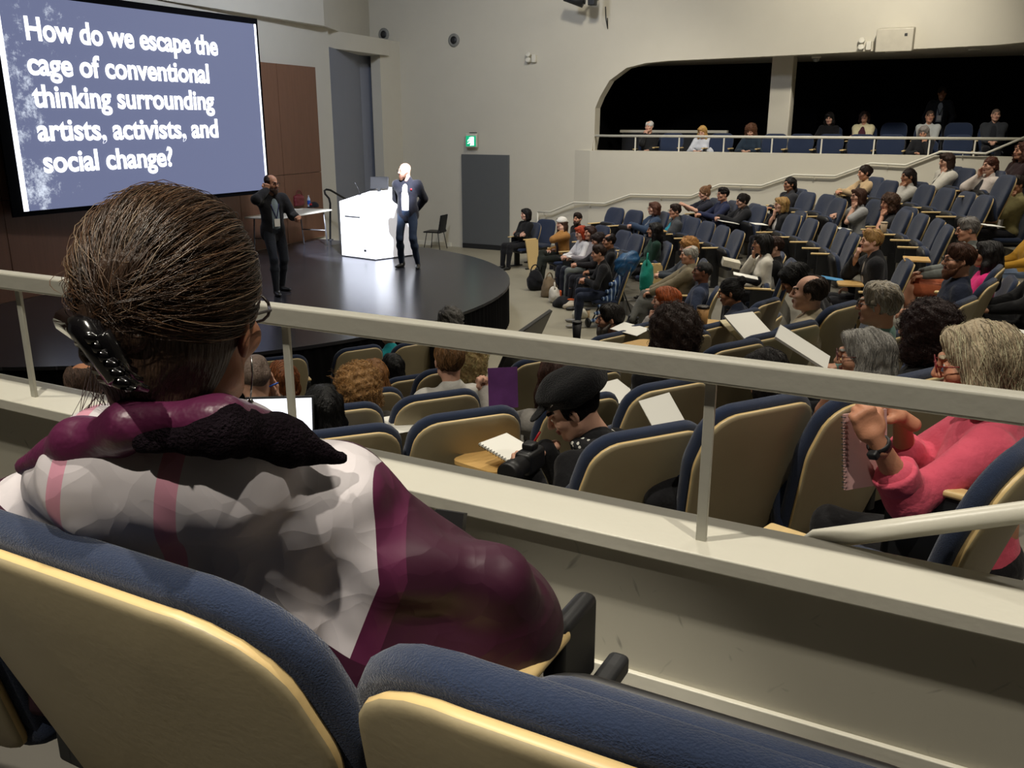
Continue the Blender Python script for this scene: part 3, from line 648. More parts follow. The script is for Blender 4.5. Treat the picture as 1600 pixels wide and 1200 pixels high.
def person(label, root, rz, *, dist=12, male=True, skin='c98f74', hair='short', hc='2a1f1a', top='202024', inner=None, sleeve='long', bottom='1c1c22', shoes='141414',
           pose='lap', legs='flat', lean=-8, twist=0, look=0, nod=0, tilt=0, dz=0., glass=None, beard=None, stand=False, scale=1., group=None, nolegs=False, collar=None, bag=None, barelegs=False, hoff=None, R_hand=None, L_hand=None, lanyard=None, sidelean=0, hairmul=1.):
    near = dist < 6.2; mid = dist < 10
    hh = .0042 if dist < 4.5 else .006 if near else .0085
    hs = .0085 if dist < 4.5 else .012 if near else .018
    hand_h = .0036 if dist < 4.5 else .0055 if mid else .007
    r = empty('person', root, rz, label, 'person', group)
    if scale != 1: r.scale = (scale,)*3
    S = skinm(skin); sd = hash(label) % 9999 if False else sum(map(ord, label)) % 997
    shw = .178 if male else .160; tw = 1.0 if male else .90
    T = rotz(math.radians(twist)) @ roty(math.radians(sidelean)) @ rotx(math.radians(-lean))
    hip = V3(0, 0, (.93 if stand else .50)+dz)
    tp = lambda x, y, z: hip+T @ V3(x, y, z)
    Rh = rotz(math.radians(look)) @ rotx(math.radians(-nod)) @ roty(math.radians(tilt))
    neck = tp(0, -.005, .50); head = neck+T @ V3(0, .012, .045)+Rh @ V3(0, .028, .115)
    # arms
    W = {}
    hy = head-Rh @ V3(0, 0, 0)
    def tgt(side):
        s = side; p = pose if not isinstance(pose, tuple) else pose[0 if s < 0 else 1]
        if p == 'lap': return V3(s*.06, .27, .64), (0, -.3, -1), 'relax', (-s*.5, .8, -.1), (0, 0, 1)
        if p == 'knee': return V3(s*.12, .36, .66), (s*.4, -.3, -.8), 'relax', (-s*.2, 1, -.25), (0, 0, 1)
        if p == 'arm': return V3(s*.27, .18, .70), (s*.3, -.7, -.5), 'relax', (-s*.1, 1, -.1), (0, 0, 1)
        if p == 'chin': q = head+Rh @ V3(s*.035, .085, -.175); return q, (s*.5, .4, -1), 'fist', (-s*.15, .05, 1), (-.0, 1, .1)
        if p == 'cheek': q = head+Rh @ V3(s*.095, .06, -.145); return q, (s*.5, .5, -1), 'relax', (s*.0, .05, 1), (s*1, .1, 0)
        if p == 'mouth': q = head+Rh @ V3(s*.05, .12, -.17); return q, (s*.6, .3, -1), 'fist', (-s*.35, -.1, 1), (0, 1, .2)
        if p == 'cross': return tp(-s*.13, .20+.03*s, .20), (s*.6, .2, -.8), 'relax', (-s*1, -.15, .25), (0, 1, .4)
        if p == 'write': return V3(s*.08, .36, .73), (s*.7, -.2, -.6), 'pen' if s > 0 else 'relax', (-s*.6, .9, -.1), (0, 0, 1)
        if p == 'phone': return V3(s*.03, .40, .86), (s*.6, -.2, -.8), 'grip', (-s*.3, 1, .4), (s*.6, 0, .8)
        if p == 'side': return tp(s*.23, .02, -.06), (s*.5, -.6, 0), 'relax', (0, .15, -1), (s*1, 0, 0)
        if p == 'back': return tp(s*.08, -.17, .0), (s*1, -.5, 0), 'relax', (-s*1, -.1, -.3), (0, -1, 0)
        if p == 'gesture': return tp(s*.22, .30, .18), (s*.6, -.4, -1), 'grip', (-s*.3, 1, .2), (s*.4, 0, 1)
        return p
    hands = []
    for s in (-1, 1):
        sh = tp(s*shw, 0, .435); o = tgt(s); t_, hint, hp_, hd, hu = o; t_ = np.array(t_, float)
        el, wr = ik(sh, t_, .285, .255, hint); hands.append((s, sh, el, wr, hp_, hd, hu))
    person.arms = {h[0]: h[1:4] for h in hands}
    # legs
    L_ = []
    for s in (-1, 1):
        hj = hip+V3(s*.09, .02, -.01)
        if stand:
            st = legs if isinstance(legs, dict) else {}
            an = np.array(st.get(s, (s*.12, .02, .08)), float); kn, an = ik(hj, an, .44, .43, (0, 1, 0)); fd = st.get(('f', s), s*-.25)
        elif legs == 'cross' and s > 0: kn = V3(.0, .46, .60+dz*.5); an = V3(-.20, .62, .30); fd = .5
        elif legs == 'crossL' and s < 0: kn = V3(.0, .46, .60+dz*.5); an = V3(.20, .62, .30); fd = -.5
        elif legs == 'wide': kn = V3(s*.2, .45, .5); an = V3(s*.18, .48, .085); fd = -s*.3
        else: kn = V3(s*.11, .45, .50); an = V3(s*.11, .50, .085); fd = -s*.15
        L_.append((s, hj, kn, an, fd))
    # --- body: one continuous skin mesh
    hb = max(hs, .016) if not near else .014
    f = Fld(); f.cone(hip, tp(0, 0, .12), .10, .10, .05).cone(tp(0, 0, .12), tp(0, 0, .36), .10, .11, .06).cone(tp(-.12, 0, .42), tp(.12, 0, .42), .05, .05, .04).cone(tp(0, -.01, .40), neck+T @ V3(0, 0, .03), .05, .048, .03)
    for s, sh, el, wr, hp_, hd, hu in hands:
        f.cone(sh, el, .046, .036, .03).cone(el, el+(wr-el)*.35, .038, .037, .02).cone(el+(wr-el)*.35, wr, .037, .0245, .02)
    for s, hj, kn, an, fd in L_:
        f.cone(hj, kn, .072, .050, .03).cone(kn, kn+(an-kn)*.35, .05, .052, .03).cone(kn+(an-kn)*.35, an, .052, .034, .03)
    V, Q = f.nets(hb); parts = [(V, Q, 0)]
    hv, hq, hm = head_tpl(hh, male); v, q = place((hv, hq), Rh, head); parts.append((v, q, hm))
    for s, sh, el, wr, hp_, hd, hu in hands:
        R = frame(hd, hu); v, q = place(hand_tpl(hp_, hand_h), R, wr, s < 0, 1.0 if male else .92); parts.append((v, q, 0))
    V, Q, M = join(parts); bo = link('body', qmesh('body', V, Q, [S, M_lip, M_eye, M_eyew, hairm(hc)], M), r)
    # --- top
    def torso(f, g, slv, open_=False):
        f.ell(tp(0, .0, .03), (.165*tw+g, .120+g, .13), .05, T).ell(tp(0, .012, .17), (.148*tw+g, .115+g, .16), .05, T).ell(tp(0, .004, .33), (.168*tw+g, .112+g, .155), .06, T)
        f.cone(tp(-shw*.86, -.005, .428), tp(shw*.86, -.005, .428), .058+g, .058+g, .05).cone(tp(0, -.012, .43), tp(0, -.012, .505), .085+g, .060+g, .05)
        if not male:
            for s in (-1, 1): f.ell(tp(s*.070, .095, .29), (.065, .05, .062), .05, T)
        for s, sh, el, wr, *_ in hands:
            if slv == 'long': f.cone(sh, el, .060+g, .049+g, .04).cone(el, wr-(wr-el)*.03, .049+g, .035+g, .03)
            elif slv == 'roll': f.cone(sh, el, .060+g, .050+g, .04).cone(el, el+(wr-el)*.35, .050+g, .048+g, .03)
            elif slv == 'short': f.cone(sh, sh+(el-sh)*.72, .062+g, .058+g, .04)
        f.ell(tp(0, .075, .555), (.062, .062, .075), .02, T, op=-1)
    cl = noise3(sd, 22, .0075, 7) if near else noise3(sd, 18, .006)
    if inner:
        f = Fld(); torso(f, .004, None); V, Q = f.nets(hs, cl); link('shirt', qmesh('shirt', V, Q, cloth(inner)), r)
        f = Fld(); torso(f, .020, sleeve)
        if stand: f.ell(hip+V3(0, -.005, -.07), (.185*tw, .14, .13), .06)
        f.cone(tp(0, .15, .53), tp(0, .18, -.1), .062, .088, .02, op=-1)
        if collar:
            for s in (-1, 1): f.cone(tp(s*.06, .02, .50), tp(s*.07, .125, .33), .018, .022, .015)
            f.cone(tp(-.06, .0, .505), tp(.06, .0, .505), .02, .02, .02)
        V, Q = f.nets(hs, cl); link('jacket', qmesh('jacket', V, Q, cloth(top)), r)
    else:
        f = Fld(); torso(f, .010, sleeve)
        if collar:
            n_ = 10; cz = .515 if collar == 'turtle' else .505
            for i in range(n_):
                a0, a1 = 2*math.pi*i/n_, 2*math.pi*(i+1)/n_
                f.cone(tp(.060*math.cos(a0), -.008+.058*math.sin(a0), cz), tp(.060*math.cos(a1), -.008+.058*math.sin(a1), cz), .014, .014, .012)
        V, Q = f.nets(hs, cl); link('top', qmesh('top', V, Q, cloth(top)), r)
    # --- trousers or skirt
    f = Fld(); f.ell(hip+V3(0, -.01, .02), (.175*tw, .135, .11), .05)
    for s, hj, kn, an, fd in L_:
        if barelegs: f.cone(hj, hj+(kn-hj)*.9, .088, .075, .06)
        else: f.cone(hj, kn, .085, .063, .04).cone(kn, kn+(an-kn)*.3, .062, .06, .03).cone(kn+(an-kn)*.3, an+(an-kn)*.02, .06, .046, .03)
    V, Q = f.nets(max(hs, .015), cl); link('skirt' if barelegs else 'trousers', qmesh('trousers', V, Q, cloth(bottom)), r)
    for s, hj, kn, an, fd in L_:
        o = link('shoe', shoe_mesh(shoes), r); o.rotation_euler = (0, 0, fd)
        o.location = an+V3(0, .02, -.085) if an[2] < .2 else an+V3(0, .03, -.085)
        if an[2] >= .2: o.rotation_euler = (math.radians(-18), 0, fd)
    # --- hair, beard, glasses
    if hair and hair != 'bald':
        hr = hh*1.15
        if hair == 'cap':
            V, Q = hair_field('cap', hr, sd); o = link('cap', qmesh('cap', V, Q, cloth(hoff or 'e8e4da')), r); o.matrix_local = Matrix.Translation(head) @ Matrix(Rh.tolist()).to_4x4()
            V, Q = hair_field('long', hr, sd)
        else: V, Q = hair_field(hair, hr, sd)
        o = link('hair', qmesh('hair', V, Q, hairm(hc)), r)
        if hair not in ('buzz', 'cap'):
            n_ = int(1500 if dist < 5.2 else 700 if dist < 8.5 else 260); P_, q_, m_ = strands(V, Q, hair, sd, n_, .0011 if dist < 5.2 else .0017 if dist < 8.5 else .0032); link('hair_strands', qmesh('hair_strands', P_, q_, [hairm(tint(hc, .8)), hairm(tint(hc, 1.15)), hairm(tint(hc, 1.4))], m_), o)
        o.matrix_local = Matrix.Translation(head) @ Matrix(Rh.tolist()).to_4x4()
    if beard:
        f = Fld().ell((0, .045, -.085), (.060, .058, .045), .02).ell((0, .075, -.115), (.036, .03, .04), .02).cone((-.068, 0, -.03), (-.05, .04, -.08), .016, .02, .02).cone((.068, 0, -.03), (.05, .04, -.08), .016, .02, .02).cone((-.025, .098, -.042), (.025, .098, -.042), .007, .007, .006)
        f.ell((0, .105, -.054), (.020, .016, .006), .006, op=-1)
        V, Q = f.nets(hh*1.15, noise3(sd, 90, .003)); o = link('beard', qmesh('beard', V, Q, hairm(beard)), r); o.matrix_local = Matrix.Translation(head) @ Matrix(Rh.tolist()).to_4x4()
    if glass: glasses(r, Rh, head, glass)
    if lanyard:
        mb = MB(); mb.tube([tp(-.065, .03, .49), tp(-.06, .115, .36), tp(0, .145, .17)], .006, 5).tube([tp(.065, .03, .49), tp(.06, .115, .36), tp(0, .145, .17)], .006, 5); la = mb.build('lanyard', cloth(lanyard), r)
        mb = MB(); mb.box((0, 0, 0), (.085, .006, .11), M=Matrix.Translation(tp(0, .155, .115)) @ Matrix(T.tolist()).to_4x4()); mb.build('badge', M_paper, la)
    r['_hz'] = float(head[2]); return r
def head_local(lean=-8, twist=0, look=0, nod=0, tilt=0, dz=0., stand=False, scale=1., sidelean=0, **k):
    T = rotz(math.radians(twist)) @ roty(math.radians(sidelean)) @ rotx(math.radians(-lean)); Rh = rotz(math.radians(look)) @ rotx(math.radians(-nod)) @ roty(math.radians(tilt))
    hip = V3(0, 0, (.93 if stand else .50)+dz); return (hip+T @ V3(0, -.005, .50)+T @ V3(0, .012, .045)+Rh @ V3(0, .028, .115))*scale
PEOPLE = {}
def seat_person(key, label, hx, hy, k, *, D=None, az=None, seat=True, look_at=(-8.9, 11.0), mode='z', slab_=None, seat_kw=None, group=None, base=None, **kw):
    """put a seated person so that the head centre projects to (hx, hy)"""
    z0 = TIER*k if base is None else base; K = ('lean', 'twist', 'look', 'nod', 'tilt', 'dz', 'scale', 'sidelean'); fixlook = 'look' in kw; dz0 = kw.get('dz', 0)
    for it in range(2):
        hl = head_local(**{q: v for q, v in kw.items() if q in K})
        if D is not None: P = atD(hx, hy, D); zb = P[2]-hl[2]
        elif mode == 'r':
            best = None; d = ray(hx, hy)
            for t in np.linspace(11, 24, 1301):
                q = CAM+d*t; R = math.hypot(q[0]-OX, q[1]-OY); th = math.degrees(math.atan2(q[1]-OY, q[0]-OX)); e = abs(R-Rm(k, th)+.17)
                if best is None or e < best[0]: best = (e, q)
            P = best[1]; kw['dz'] = dz0; hl = head_local(**{q: v for q, v in kw.items() if q in K})
            kw['dz'] = float(np.clip(dz0+P[2]-(z0+hl[2]), -.14, .08)); hl = head_local(**{q: v for q, v in kw.items() if q in K}); zb = P[2]-hl[2]
        else: P = atz(hx, hy, z0+hl[2]); zb = z0
        rz = az2rz(az) if az is not None else face_center(P[0], P[1])
        if not fixlook and look_at is not None:
            a = math.atan2(look_at[1]-P[1], look_at[0]-P[0])-math.pi/2-rz; a = (a+math.pi) % (2*math.pi)-math.pi; kw['look'] = max(-60, min(60, math.degrees(a)))
    c, s = math.cos(rz), math.sin(rz); rx = P[0]-(c*hl[0]-s*hl[1]); ry = P[1]-(s*hl[0]+c*hl[1])
    dist = float(np.linalg.norm(P-CAM))
    if callable(kw.get('pose')):
        def loc(px, py, D_):
            q = atD(px, py, D_)-np.array([rx, ry, zb]); return np.array([c*q[0]+s*q[1], -s*q[0]+c*q[1], q[2]])
        kw['pose'] = kw['pose'](loc)
    o = person(label, (rx, ry, zb), rz, dist=dist, group=group or 'seated audience', **kw)
    if seat: chair((rx, ry, zb), rz, 'seat taken by '+label.split(',')[0], 'auditorium seats', up=False, **(seat_kw or {}))
    PEOPLE[key] = (o, (rx, ry, zb), rz, P, dist); return o
# ================================================================ THE AUDIENCE
sp = seat_person
FR = 'c99478'; PALE = 'd3a48c'; TAN = 'b07a5a'; BRN = '6b4330'; OLV = 'a8775a'
# --- front of the far block
sp('black', 'person in black turtleneck with a dark bob, arms crossed beside the door', 821, 335, 0, az=-125, male=False, hair='bob', hc='15110f', skin=PALE, top='141416', collar='turtle', pose='cross', bottom='17171a', look=-5, seat_kw=dict(arms=(1, -1), end=-1))
sp('cap', 'person in white cap and mustard jacket, cheek resting on one hand', 877, 350, 0, az=-110, male=False, hair='cap', hc='4a3225', skin=PALE, top='a87840', inner='2e2226', pose=('cheek', 'lap'), legs='cross', bottom='22261f', lean=2, look=15, seat_kw=dict(arms=(1, -1)))
sp('red', 'person with bright red hair and white shirt with lanyard', 907, 364, 0, az=-110, male=False, hair='bob', hc='b3421f', skin=PALE, top='d9d6d4', lanyard='3a4a86', pose='write', bottom='1c1f2a', lean=4, nod=12)
sp('long', 'person with long brown hair and grey top beside the red-haired one', 921, 364, 0, az=-105, male=False, hair='long', hc='3a241c', skin=FR, top='8a8486', lanyard='2e2f66', pose='write', bottom='6f746e', lean=0, look=20)
sp('dk', 'person with dark hair looking down between two neighbours in front row', 934, 375, 0, az=-100, male=False, hair='long', hc='241714', skin=FR, top='1d1a1c', pose='write', nod=20, look=0)
sp('blkshirt', 'person in black shirt with receding dark hair near the stroller', 951, 377, 0, az=-95, hair='thin', hc='1c1512', skin=OLV, top='151517', pose='lap', bottom='191b22', look=12)
sp('glassman', 'person in black top and dark jeans leaning forward in the front row', 935, 396, 0, az=-88, hair='short', hc='33231c', skin=FR, top='121214', pose='write', bottom='1f2637', legs='wide', lean=14, shoes='8d8a82', look=10, nod=5)
sp('beard', 'person with dark beard and black jacket behind the white cap', 902, 342, 0, D=19.6, az=-112, hair='short', hc='241812', beard='2a1a12', skin=FR, top='17171a', pose='arm')
sp('green', 'person in dark green sweater with long black hair', 1022, 360, 1, az=-92, male=False, hair='long', hc='14110f', skin=OLV, top='1d3a2e', pose='lap', bottom='121316', look=-8, seat_kw=dict(arms=(1, -1), end=-1))
sp('orangecurl', 'person with curly ginger hair behind the khaki jacket', 1074, 386, 1, D=13.4, az=-85, male=False, hair='curly', hc='a8763f', skin=PALE, top='3a3f46', pose='write', nod=10)
sp('khaki', 'person in khaki jacket and grey trousers, white haired, legs crossed', 1076, 399, 1, az=-82, hair='thin', hc='bdb6ab', skin=FR, top='7c725c', inner='4b473c', collar='c', pose='knee', legs='cross', bottom='5d5d58', lean=-14, look=8, seat_kw=dict(arms=(1, -1)))
sp('navytee', 'person in navy short sleeves with cropped black hair at the aisle', 1097, 425, 1, az=-72, hair='buzz', hc='0f0d0c', skin=BRN, top='333c52', sleeve='short', pose='arm', bottom='20222a', lean=-14, look=12, nod=-8, lanyard='2a45a0', seat_kw=dict(arms=(1, -1)))
# --- second and third rows
sp('denim', 'person in denim jacket with glasses and shoulder-length brown hair', 1021, 326, 2, mode='r', az=-100, male=False, hair='bob', hc='5d3a2b', skin=PALE, top='35455c', inner='8a8f96', pose='write', bottom='8f8d85', glass='2a1c18', look=5)
sp('teal', 'person in grey cardigan over teal top with glasses', 1054, 330, 2, mode='r', az=-100, male=False, hair='short', hc='2b1d18', skin=FR, top='4a4d50', inner='1f93a8', pose='lap', glass='151214', look=10, seat_kw=dict(tablet=-1))
sp('cream', 'person in cream blouse with black hair, chin in hand', 1190, 381, 2, az=-82, male=False, hair='bob', hc='15110f', skin=OLV, top='ddd8cb', pose=('lap', 'chin'), bottom='17171a', lean=8, look=10, glass='191616')
sp('kimono', 'person in black patterned top with cropped brown hair, notebook on lap', 1209, 386, 2, D=11.3, az=-78, male=False, hair='short', hc='34211a', skin=PALE, top='16161a', pose='write', bottom='3d4046', look=12, seat_kw=dict(arms=(1, -1)))
# --- fourth row
sp('bunphone', 'person in navy short sleeves with hair tied up, holding a phone', 1100, 302, 3, mode='r', az=-105, male=False, hair='bun', hc='7c5b3f', skin=PALE, top='20222e', sleeve='short', pose='phone', nod=14, look=0, lanyard='3b4dc0')
sp('navyman', 'person in navy shirt with short dark hair and glasses', 1129, 304, 3, mode='r', az=-100, hair='short', hc='1a1412', skin=FR, top='232a47', pose='write', glass='141214', look=10)
sp('updo', 'person in black blazer with a dark pinned-up hairdo', 1159, 314, 3, mode='r', az=-98, male=False, hair='updo', hc='1f1612', skin=PALE, top='17181c', inner='3c3a3e', pose='write', nod=14, look=8)
sp('blondchin', 'person in black cardigan over white with a blond bob, chin on hand', 1220, 320, 3, mode='r', az=-92, male=False, hair='bob', hc='b08a55', skin=PALE, top='17181b', inner='d8d5ce', pose=('lap', 'chin'), glass='4a3526', lean=4, look=12)
sp('blondman', 'person in black suit with short sandy hair, fist at the mouth', 1361, 377, 3, az=-76, hair='short', hc='a5804f', skin=PALE, top='16171b', inner='c9c7c4', collar='c', pose=('lap', 'mouth'), lean=8, look=12, seat_kw=dict(arms=(1, -1), tablet=-1, end=1))
sp('pinkblack', 'person in hot pink top with long black hair beyond the navy shirt', 1541, 398, 4, D=8.2, az=-68, male=False, hair='long', hc='14100f', skin=OLV, top='e0287c', pose='lap', look=0)
# --- fifth row
sp('dkcoat', 'person in dark coat with long black hair tied back, by the handrail', 1233, 288, 4, mode='r', az=-104, male=False, hair='pony', hc='171210', skin=OLV, top='2a2b30', inner='3e4148', pose='lap', glass='151214', look=8)
sp('grayshirt', 'person in light grey tee with brown bob and glasses, hand at chin', 1340, 307, 4, mode='r', az=-95, male=False, hair='bob', hc='4a2f22', skin=PALE, top='a7a7a6', sleeve='short', pose=('chin', 'write'), glass='2b1c16', look=10, lean=2)
sp('curlygirl', 'person in charcoal shirt with short curly brown hair', 1388, 318, 4, mode='r', az=-92, male=False, hair='curly', hc='4a3222', skin=FR, top='2a2b2f', sleeve='short', pose=('mouth', 'lap'), look=14, lean=2, hairmul=.8)
sp('graywoman', 'person with grey cropped hair, orange skirt and bare crossed legs', 1511, 359, 4, D=9.6, az=-74, male=False, hair='short', hc='77736f', skin=FR, top='6d716d', pose='knee', legs='cross', barelegs=True, bottom='a85a3a', shoes='3a2a22', glass='1a1715', look=5, nod=10)
sp('edgeblack', 'person in black with crossed legs, mostly cut off by right edge', 1640, 392, 4, D=7.4, az=-72, male=True, hair='short', hc='1c1512', skin=FR, top='131315', pose='knee', legs='cross', bottom='141416', look=5)
# --- upper rows
sp('trench', 'person in beige trench coat with dark hair at the fifth row end', 1350, 270, 5, mode='r', az=-100, male=False, hair='updo', hc='2b1d17', skin=FR, top='b59c78', inner='3a342e', pose='write', nod=8, look=0)
sp('ltgray', 'person in pale grey jacket with dark fringe, hand to lips', 1418, 276, 5, mode='r', az=-98, male=False, hair='pony', hc='241813', skin=OLV, top='b9b6ae', inner='35343a', pose=('mouth', 'lap'), look=6)
sp('olive', 'person in olive jacket with hand to the chin near right edge', 1588, 289, 5, D=12.6, az=-90, hair='short', hc='2a1f1b', skin=OLV, top='857c52', inner='d0cdc6', collar='c', pose=('chin', 'lap'), look=10)
sp('mustard', 'person in mustard sleeve with blue jeans cut off by the right edge', 1622, 352, 5, D=11.4, az=-88, male=False, hair='bob', hc='3a261c', skin=FR, top='b98a2c', pose='knee', legs='cross', bottom='6d7f9a', look=5)
sp('whitejkt', 'person in white jacket over black with short brown hair', 1478, 252, 6, D=14.6, az=-98, male=False, hair='bob', hc='3c2a22', skin=PALE, top='d6d2c6', inner='1c1c20', pose=('chin', 'arm'), look=5, nod=8)
sp('whitecard', 'person in white cardigan with auburn hair, hand on neck', 1546, 259, 6, D=13.6, az=-95, male=False, hair='pony', hc='5a3425', skin=PALE, top='cfc4bb', inner='1d1c20', pose=('lap', 'cheek'), look=12)
sp('curlyred', 'person with curly auburn hair and dark red-patterned top, topmost at right', 1596, 236, 7, D=13.4, az=-95, male=False, hair='curllong', hc='4d2c1e', skin=FR, top='2c1c1e', sleeve='short', pose='cross', look=5)
# --- near block, seen from behind
sp('orangewoman', 'person in pale grey sweater with shoulder-length ginger hair, hand on mouth', 1039, 470, 2, D=7.9, az=-58, male=False, hair='bob', hc='9a4e25', skin=PALE, top='a29c98', pose=('mouth', 'lap'), legs='cross', bottom='4b4b50', look=18, lean=6)
sp('goatee', 'person in grey jacket with curly dark hair and grey goatee', 952, 499, 2, D=7.5, az=-62, hair='short', hc='26221f', beard='8a837c', skin=FR, top='45474a', pose='lap', look=30, seat=False)
sp('navybun', 'person in dark navy top with black hair in a bun, writing', 1140, 457, 2, D=8.3, az=-60, male=False, hair='bun', hc='121010', skin=OLV, top='1b2233', pose='write', look=15, nod=14, lean=8)
sp('lean', 'person in black leaning over with long black hair hiding the face', 1240, 437, 3, D=7.2, az=-72, male=False, hair='long', hc='0f0d0c', skin=OLV, top='141416', pose='lap', lean=34, nod=35, look=0)
sp('beige', 'person in beige jacket, bald with a dark fringe of hair', 1262, 458, 4, D=5.95, az=-64, hair='fringe', hc='3a302a', skin=PALE, top='b3a78e', inner='39425c', collar='c', pose='arm', look=8, seat=False)
sp('navyglass', 'person in speckled navy shirt with brown hair and glasses', 1497, 407, 4, D=6.9, az=-76, hair='short', hc='4a3024', beard='6e4630', skin=FR, top='1c2336', collar='c', pose='arm', glass='191615', look=8, seat=False)
sp('tealgray', 'person in teal plaid shirt with thick grey hair and glasses', 1372, 477, 4, D=5.0, az=-60, hair='short', hc='b4aa98', skin=FR, top='7fa39a', collar='c', pose='arm', glass='2b2724', look=2, seat=False)
sp('curlydark', 'person in black with a big head of dark curls, back turned', 1443, 517, 5, D=4.15, az=-52, male=False, hair='afro', hc='2b1714', skin=FR, top='121214', pose='lap', look=-12, seat=False)
sp('curlyback', 'person in black coat with short curly dark brown hair, back turned', 1048, 520, 4, D=4.55, az=-30, hair='curly', hc='2c1d17', skin=FR, top='101012', pose='lap', look=8, seat=False, legs='flat')
sp('graylong', 'person in white shirt with long grey hair and red glasses, pen at lips', 1347, 556, 4, D=3.95, az=-66, male=False, hair='long', hc='8e8b85', skin=FR, top='c9c6bf', sleeve='short', pose=('write', 'mouth'), glass='5a1f18', look=8, nod=4, lean=10, seat=False)
sp('dk46', 'person bent forward in black beneath the guard rail', 1192, 583, 4, D=4.6, az=-50, male=False, hair='long', hc='17110f', skin=FR, top='131315', pose='lap', lean=30, nod=20, look=0, seat=False)
sp('buzz', 'person in grey-brown sweater with close-cropped greying hair, phone at ear', 399, 590, 3, D=4.45, az=-22, hair='buzz', hc='6a5a50', skin=PALE, top='4a443c', pose=('lap', 'cheek'), look=-6, seat=False)
sp('orangebob', 'person with ginger bob and pale pink top beside the cropped-hair neighbour', 440, 592, 2, D=5.7, az=-25, male=False, hair='bob', hc='7c4a2a', skin=PALE, top='c79a86', pose='lap', look=0, seat=False)
sp('blueblack', 'person in royal blue top with long glossy black hair', 503, 640, 4, D=4.25, az=-18, male=False, hair='long', hc='0c0b0c', skin=OLV, top='1f4a9e', pose='lap', look=8, seat=False)
sp('curlblond', 'person with wavy dark blond hair held by a black clip', 559, 607, 3, D=4.9, az=-22, male=False, hair='curly', hc='9a7447', skin=PALE, top='3a3835', pose='lap', look=0, seat=False)
sp('longblond', 'person with straight long golden-brown hair, back turned', 583, 588, 2, D=6.1, az=-25, male=False, hair='long', hc='8a6038', skin=PALE, top='2c2c30', pose='lap', look=0, seat=False)
sp('blk', 'person with straight black hair, back turned near the stage', 612, 575, 1, D=7.3, az=-28, male=False, hair='long', hc='0e0d0d', skin=OLV, top='18181a', pose='lap', look=0, seat=False)
sp('whiteshirt', 'person in white collarless shirt with short highlighted brown hair', 701, 563, 3, D=5.1, az=-20, male=False, hair='short', hc='6f5133', skin=PALE, top='c6c4bd', pose='lap', look=4, collar='c', seat=False)
sp('dread', 'person in black floral top with sandy curls half hidden by white shirt', 731, 563, 2, D=6.0, az=-24, male=False, hair='curly', hc='b39a6c', skin=FR, top='1a1718', pose='lap', seat=False, look=0)
sp('teal0', 'person in teal top with dark hair in the front row, back turned', 607, 521, 0, D=9.2, az=-30, male=False, hair='short', hc='14110f', skin=FR, top='17888f', pose='lap', lean=20, seat=False, look=0)
sp('gray0', 'person with grey curly hair peeking above the guard rail', 702, 503, 0, D=9.0, az=-35, hair='curly', hc='55524e', skin=FR, top='1a1a1d', pose='lap', seat=False, look=0)
sp('program', 'person in black-and-white patterned top with long brown hair holding a purple programme', 866, 590, 3, D=4.75, az=-30, male=False, hair='long', hc='3a231b', skin=PALE, top='8e8a84', pose=((V3(-.18, .42, .98), (-.6, -.2, -1), 'grip', (-.2, .5, 1), (0, 1, -.3)), 'lap'), seat=False, look=0)
sp('baldback', 'person with bald crown behind the guard rail at far left', 133, 602, 4, D=4.4, az=-15, hair='fringe', hc='4b3a30', skin=TAN, top='2a2826', pose='lap', seat=False, look=0)
# --- the far gallery
GZ = 1.88
def gp(key, label, hx, hy, Y, z, **kw):
    P = atY(hx, hy, Y); D = -P[0]*sy_+P[1]*cy_
    sp(key, label, hx, hy, 0, D=D, group=None, base=z, **kw)
gp('g1', 'person in black with white hair leftmost in the far gallery', 1014, 198, 20.55, GZ, az=-160, hair='thin', hc='c9c6c0', skin=PALE, top='17181a', pose=('lap', 'chin'), seat_kw={})
gp('g2', 'person with long blond hair and white top in the far gallery', 1097, 206, 20.5, GZ, az=-150, male=False, hair='long', hc='b98f52', skin=PALE, top='c4c8d0', pose='write', nod=22, look=0, lean=6)
gp('g3', 'person in dark blue with brown curls, left of the gallery column', 1173, 205, 20.5, GZ, az=-150, male=False, hair='curly', hc='5c3b26', skin=PALE, top='22303f', pose='write', nod=20, look=0, lean=6)
gp('g4', 'person with face lit by a screen in the dark gallery', 1296, 185, 21.7, GZ+.23, az=-150, male=False, hair='long', hc='15110f', skin=PALE, top='131316', pose='write', nod=12, look=0)
gp('g5', 'person in cream cardigan with dark shoulder-length hair, arms crossed, in gallery', 1351, 183, 21.6, GZ+.23, az=-150, male=False, hair='bob', hc='2b1a14', skin=FR, top='d8cfa8', inner='4a2530', pose='cross', nod=-12, look=10)
gp('g6', 'person in pale tee and glasses sitting in the upper gallery row', 1453, 182, 21.6, GZ+.23, az=-155, hair='buzz', hc='4a3a30', skin=FR, top='c3c8c6', sleeve='short', pose='lap', glass='161314', look=8)
gp('g7', 'person in dark top with grey hair bent over behind gallery rail', 1443, 207, 20.45, GZ, az=-150, male=False, hair='bob', hc='8b8580', skin=FR, top='1d1e22', pose=('chin', 'write'), nod=25, look=0, lean=12)
gp('g8', 'person in dark denim jacket with bald head in the gallery', 1556, 180, 21.5, GZ+.23, az=-155, hair='buzz', hc='6a5a4e', skin=PALE, top='33363b', inner='22242a', pose='lap', look=8)
P = atY(1473, 138, 22.6)
person('person in dark suit standing against the black gallery wall', (P[0], P[1], GZ+.23), az2rz(-155), dist=22, hair='short', hc='2a221d', skin=OLV, top='222327', inner='9aa0a8', stand=True, pose='side', look=10, bottom='17181b', lanyard='101014')
